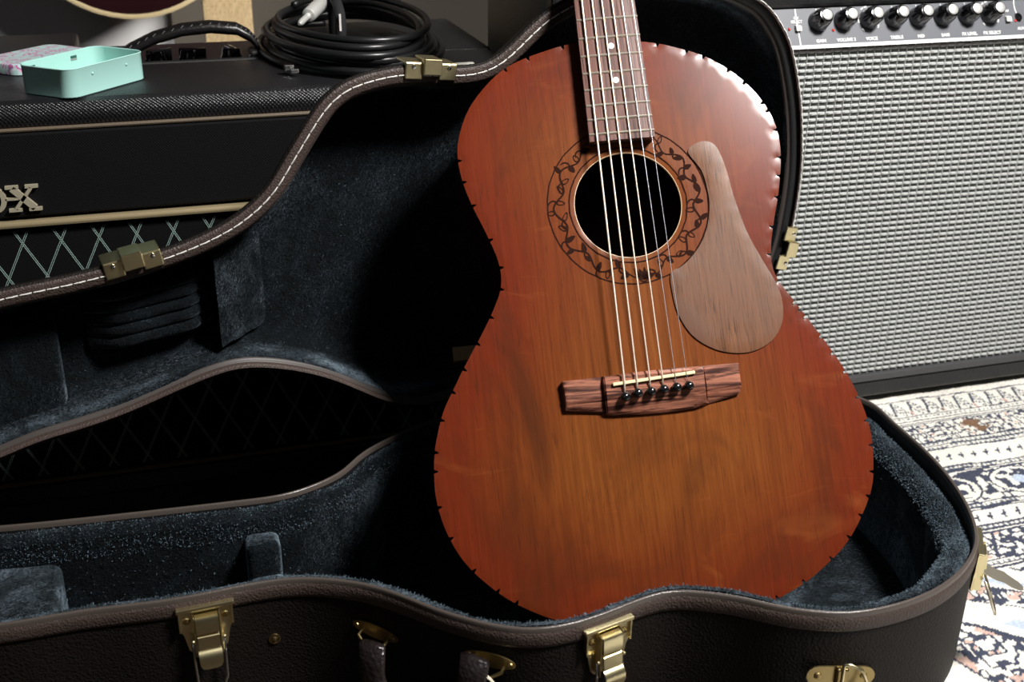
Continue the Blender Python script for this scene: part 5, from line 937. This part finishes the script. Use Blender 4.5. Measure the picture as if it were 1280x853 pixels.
# loose outer strand lying lower and to the left
ls = [(.285, 1.20, ZT + rc), (.262, 1.142, ZT + rc), (.215, 1.120, ZT + rc), (.165, 1.135, ZT + rc), (.128, 1.185, ZT + rc), (.112, 1.255, ZT + rc), (.118, 1.33, ZT + rc), (.150, 1.40, ZT + rc), (.20, 1.415, ZT + rc)]
def crv(P, m=8):
    P = [Vector(p) for p in P]; o = []
    for i in range(len(P) - 1):
        a, b, c, d = P[max(i - 1, 0)], P[i], P[i + 1], P[min(i + 2, len(P) - 1)]
        for k in range(m):
            t = k / m; o.append(.5 * ((2 * b) + (-a + c) * t + (2 * a - 5 * b + 4 * c - d) * t * t + (-a + 3 * b - 3 * c + d) * t ** 3))
    return o + [P[-1]]
MB().tube(crv(ls), rc, 8).build('loose_strand', CAB, cable, smooth=True)
# plug standing on the coil, tip down into it
a_, b_ = Vector((.148, 1.230, ZT + .0345)), Vector((.212, 1.340, ZT + .0590)); ax = (b_ - a_).normalized()
m = MB(); m.lathe([(.0015, 0), (.0032, .004), (.0032, .024), (.0066, .025), (.0074, .027), (.0074, .060), (.0050, .066), (.0046, .10)], 18, a_, ax); m.build('jack_plug', simple('satin_plug', (.85, .84, .80), .32, .55), cable, smooth='auto', label='silver jack plug')
MB().tube(crv([b_ + ax * -.03, b_ + ax * .0, b_ + ax * .05 + Vector((0, 0, .01)), b_ + Vector((.05, .06, .0)), b_ + Vector((.07, .01, -.035))]), rc, 8).build('cable_tail', CAB, cable, smooth=True)
m = MB(); m.tube(crv([(.196, 1.318, ZT + .006), (.193, 1.300, ZT + .044), (.192, 1.268, ZT + .050), (.191, 1.238, ZT + .038), (.190, 1.236, ZT + .010)]), .0055, 8); m.build('hook_tie', simple('black_velcro', (.010, .010, .012), .9), cable, smooth=True)
MB().box(.1885, .1905, 1.2295, 1.2305, ZT + .026, ZT + .043).build('tie_stitching', THREAD, cable)
m = MB(); m.box(.122, .131, 1.150, 1.158, ZT + .004, ZT + .010, .001); m.box(.1265, .1345, 1.142, 1.1475, ZT + .0035, ZT + .0075, .001); m.build('cable_clip', STEEL, cable)
# strip of tape and tag at the right end of the amplifier top
tg = root('paper_tag', 'small pale paper tag on the amplifier top behind the lid', 'tag', (.296, 1.170, ZT + .0002))
m = MB(); m.box(.262, .272, 1.158, 1.173, ZT + .0002, ZT + .0008); m.build('tag_paper', simple('tag_paper', (.62, .62, .60), .6), tg)
MB().box(.274, .312, 1.158, 1.166, ZT + .0002, ZT + .0012, .0003).build('tag_strip', simple('tag_strip', (.70, .68, .60), .4), tg)

# ------------------------------------------------------------------ behind: another guitar on a stand, pale board, wood post
g2 = root('dark_guitar', 'dark guitar body with pale binding hanging at the back wall above the amplifier', 'guitar', (-.012, 1.93, .355))
def body2():
    o = []
    for k in range(72):
        t = 2 * math.pi * k / 72; y = math.sin(t); w = .20 * (1 if y < 0 else 1 - .28 * y) ; x = w * math.cos(t); x *= 1 - .18 * math.exp(-((y - .25) / .22) ** 2)
        o.append((x, .24 + .245 * y))
    return ccw(np.array(o))
P_ = body2(); T2 = lambda x, y, h: Vector((-.012 + x, 1.93 - h, .353 + y - .0))
v, f = sweep(P_, [(.004, .0), (0, 0), (0, -.078), (.004, -.080)], T2, capend=True); mesh('body', v, f, simple('black_cherry', (.012, .003, .004), .25, coat=.5), g2, smooth='auto')
v, f = sweep(P_, [(.0045, .0), (.0045, .0006)], T2, capend=True); mesh('face', v, f, simple('black_cherry_face', (.010, .002, .003), .25, coat=.5), g2)
v, f = sweep(P_, [(-.0012, -.004), (-.0014, .0006), (.0010, .0016), (.0052, .0016), (.0056, .0)], T2); mesh('binding', v, f, simple('cream_binding', (.42, .34, .20), .4), g2, smooth='auto')
m = MB(); m.lathe([(.007, 0), (.0075, .004), (.004, .007), (.005, .012)], 14, (-.002, 1.975, .356), (0, 0, -1)); m.build('strap_button', BLACK, g2)
MB().box(-.035, .010, 1.935, 1.958, .80, 1.35, .004).build('neck', SIDEW, g2)
MB().box(-.048, .024, 1.94, 1.957, 1.35, 1.52, .004).build('headstock', SIDEW, g2)
hk = root('wall_hanger', 'wooden wall hanger holding the dark guitar', 'hanger', (-.012, 2.39, 1.33))
m = MB(); m.box(-.05, .03, 2.37, 2.399, 1.28, 1.40, .003); m.tube([(-.012, 2.38, 1.33), (-.012, 1.99, 1.325)], .006, 8); m.tube([(-.045, 1.94, 1.33), (-.045, 1.985, 1.325), (.021, 1.985, 1.325), (.021, 1.94, 1.33)], .005, 8); m.build('hanger_arm', MATTE, hk)
wp = root('white_cabinet', 'white painted cabinet side standing behind the amplifier', 'cabinet', (-.35, 2.10, -.01))
MB().box(-.75, .042, 2.08, 2.32, -.0115, .80, .003).build('cabinet_body', simple('white_paint', (.66, .66, .68), .6), wp)
pw = root('pale_wood_post', 'pale wooden board standing upright behind the amplifier handle', 'board', (.15, 2.03, -.01))
MB().box(.090, .168, 2.02, 2.045, -.0115, .95, .002).build('board_panel', wood('pale_pine', (.26, .19, .10), (.38, .29, .17), 160, 160, .5), pw)
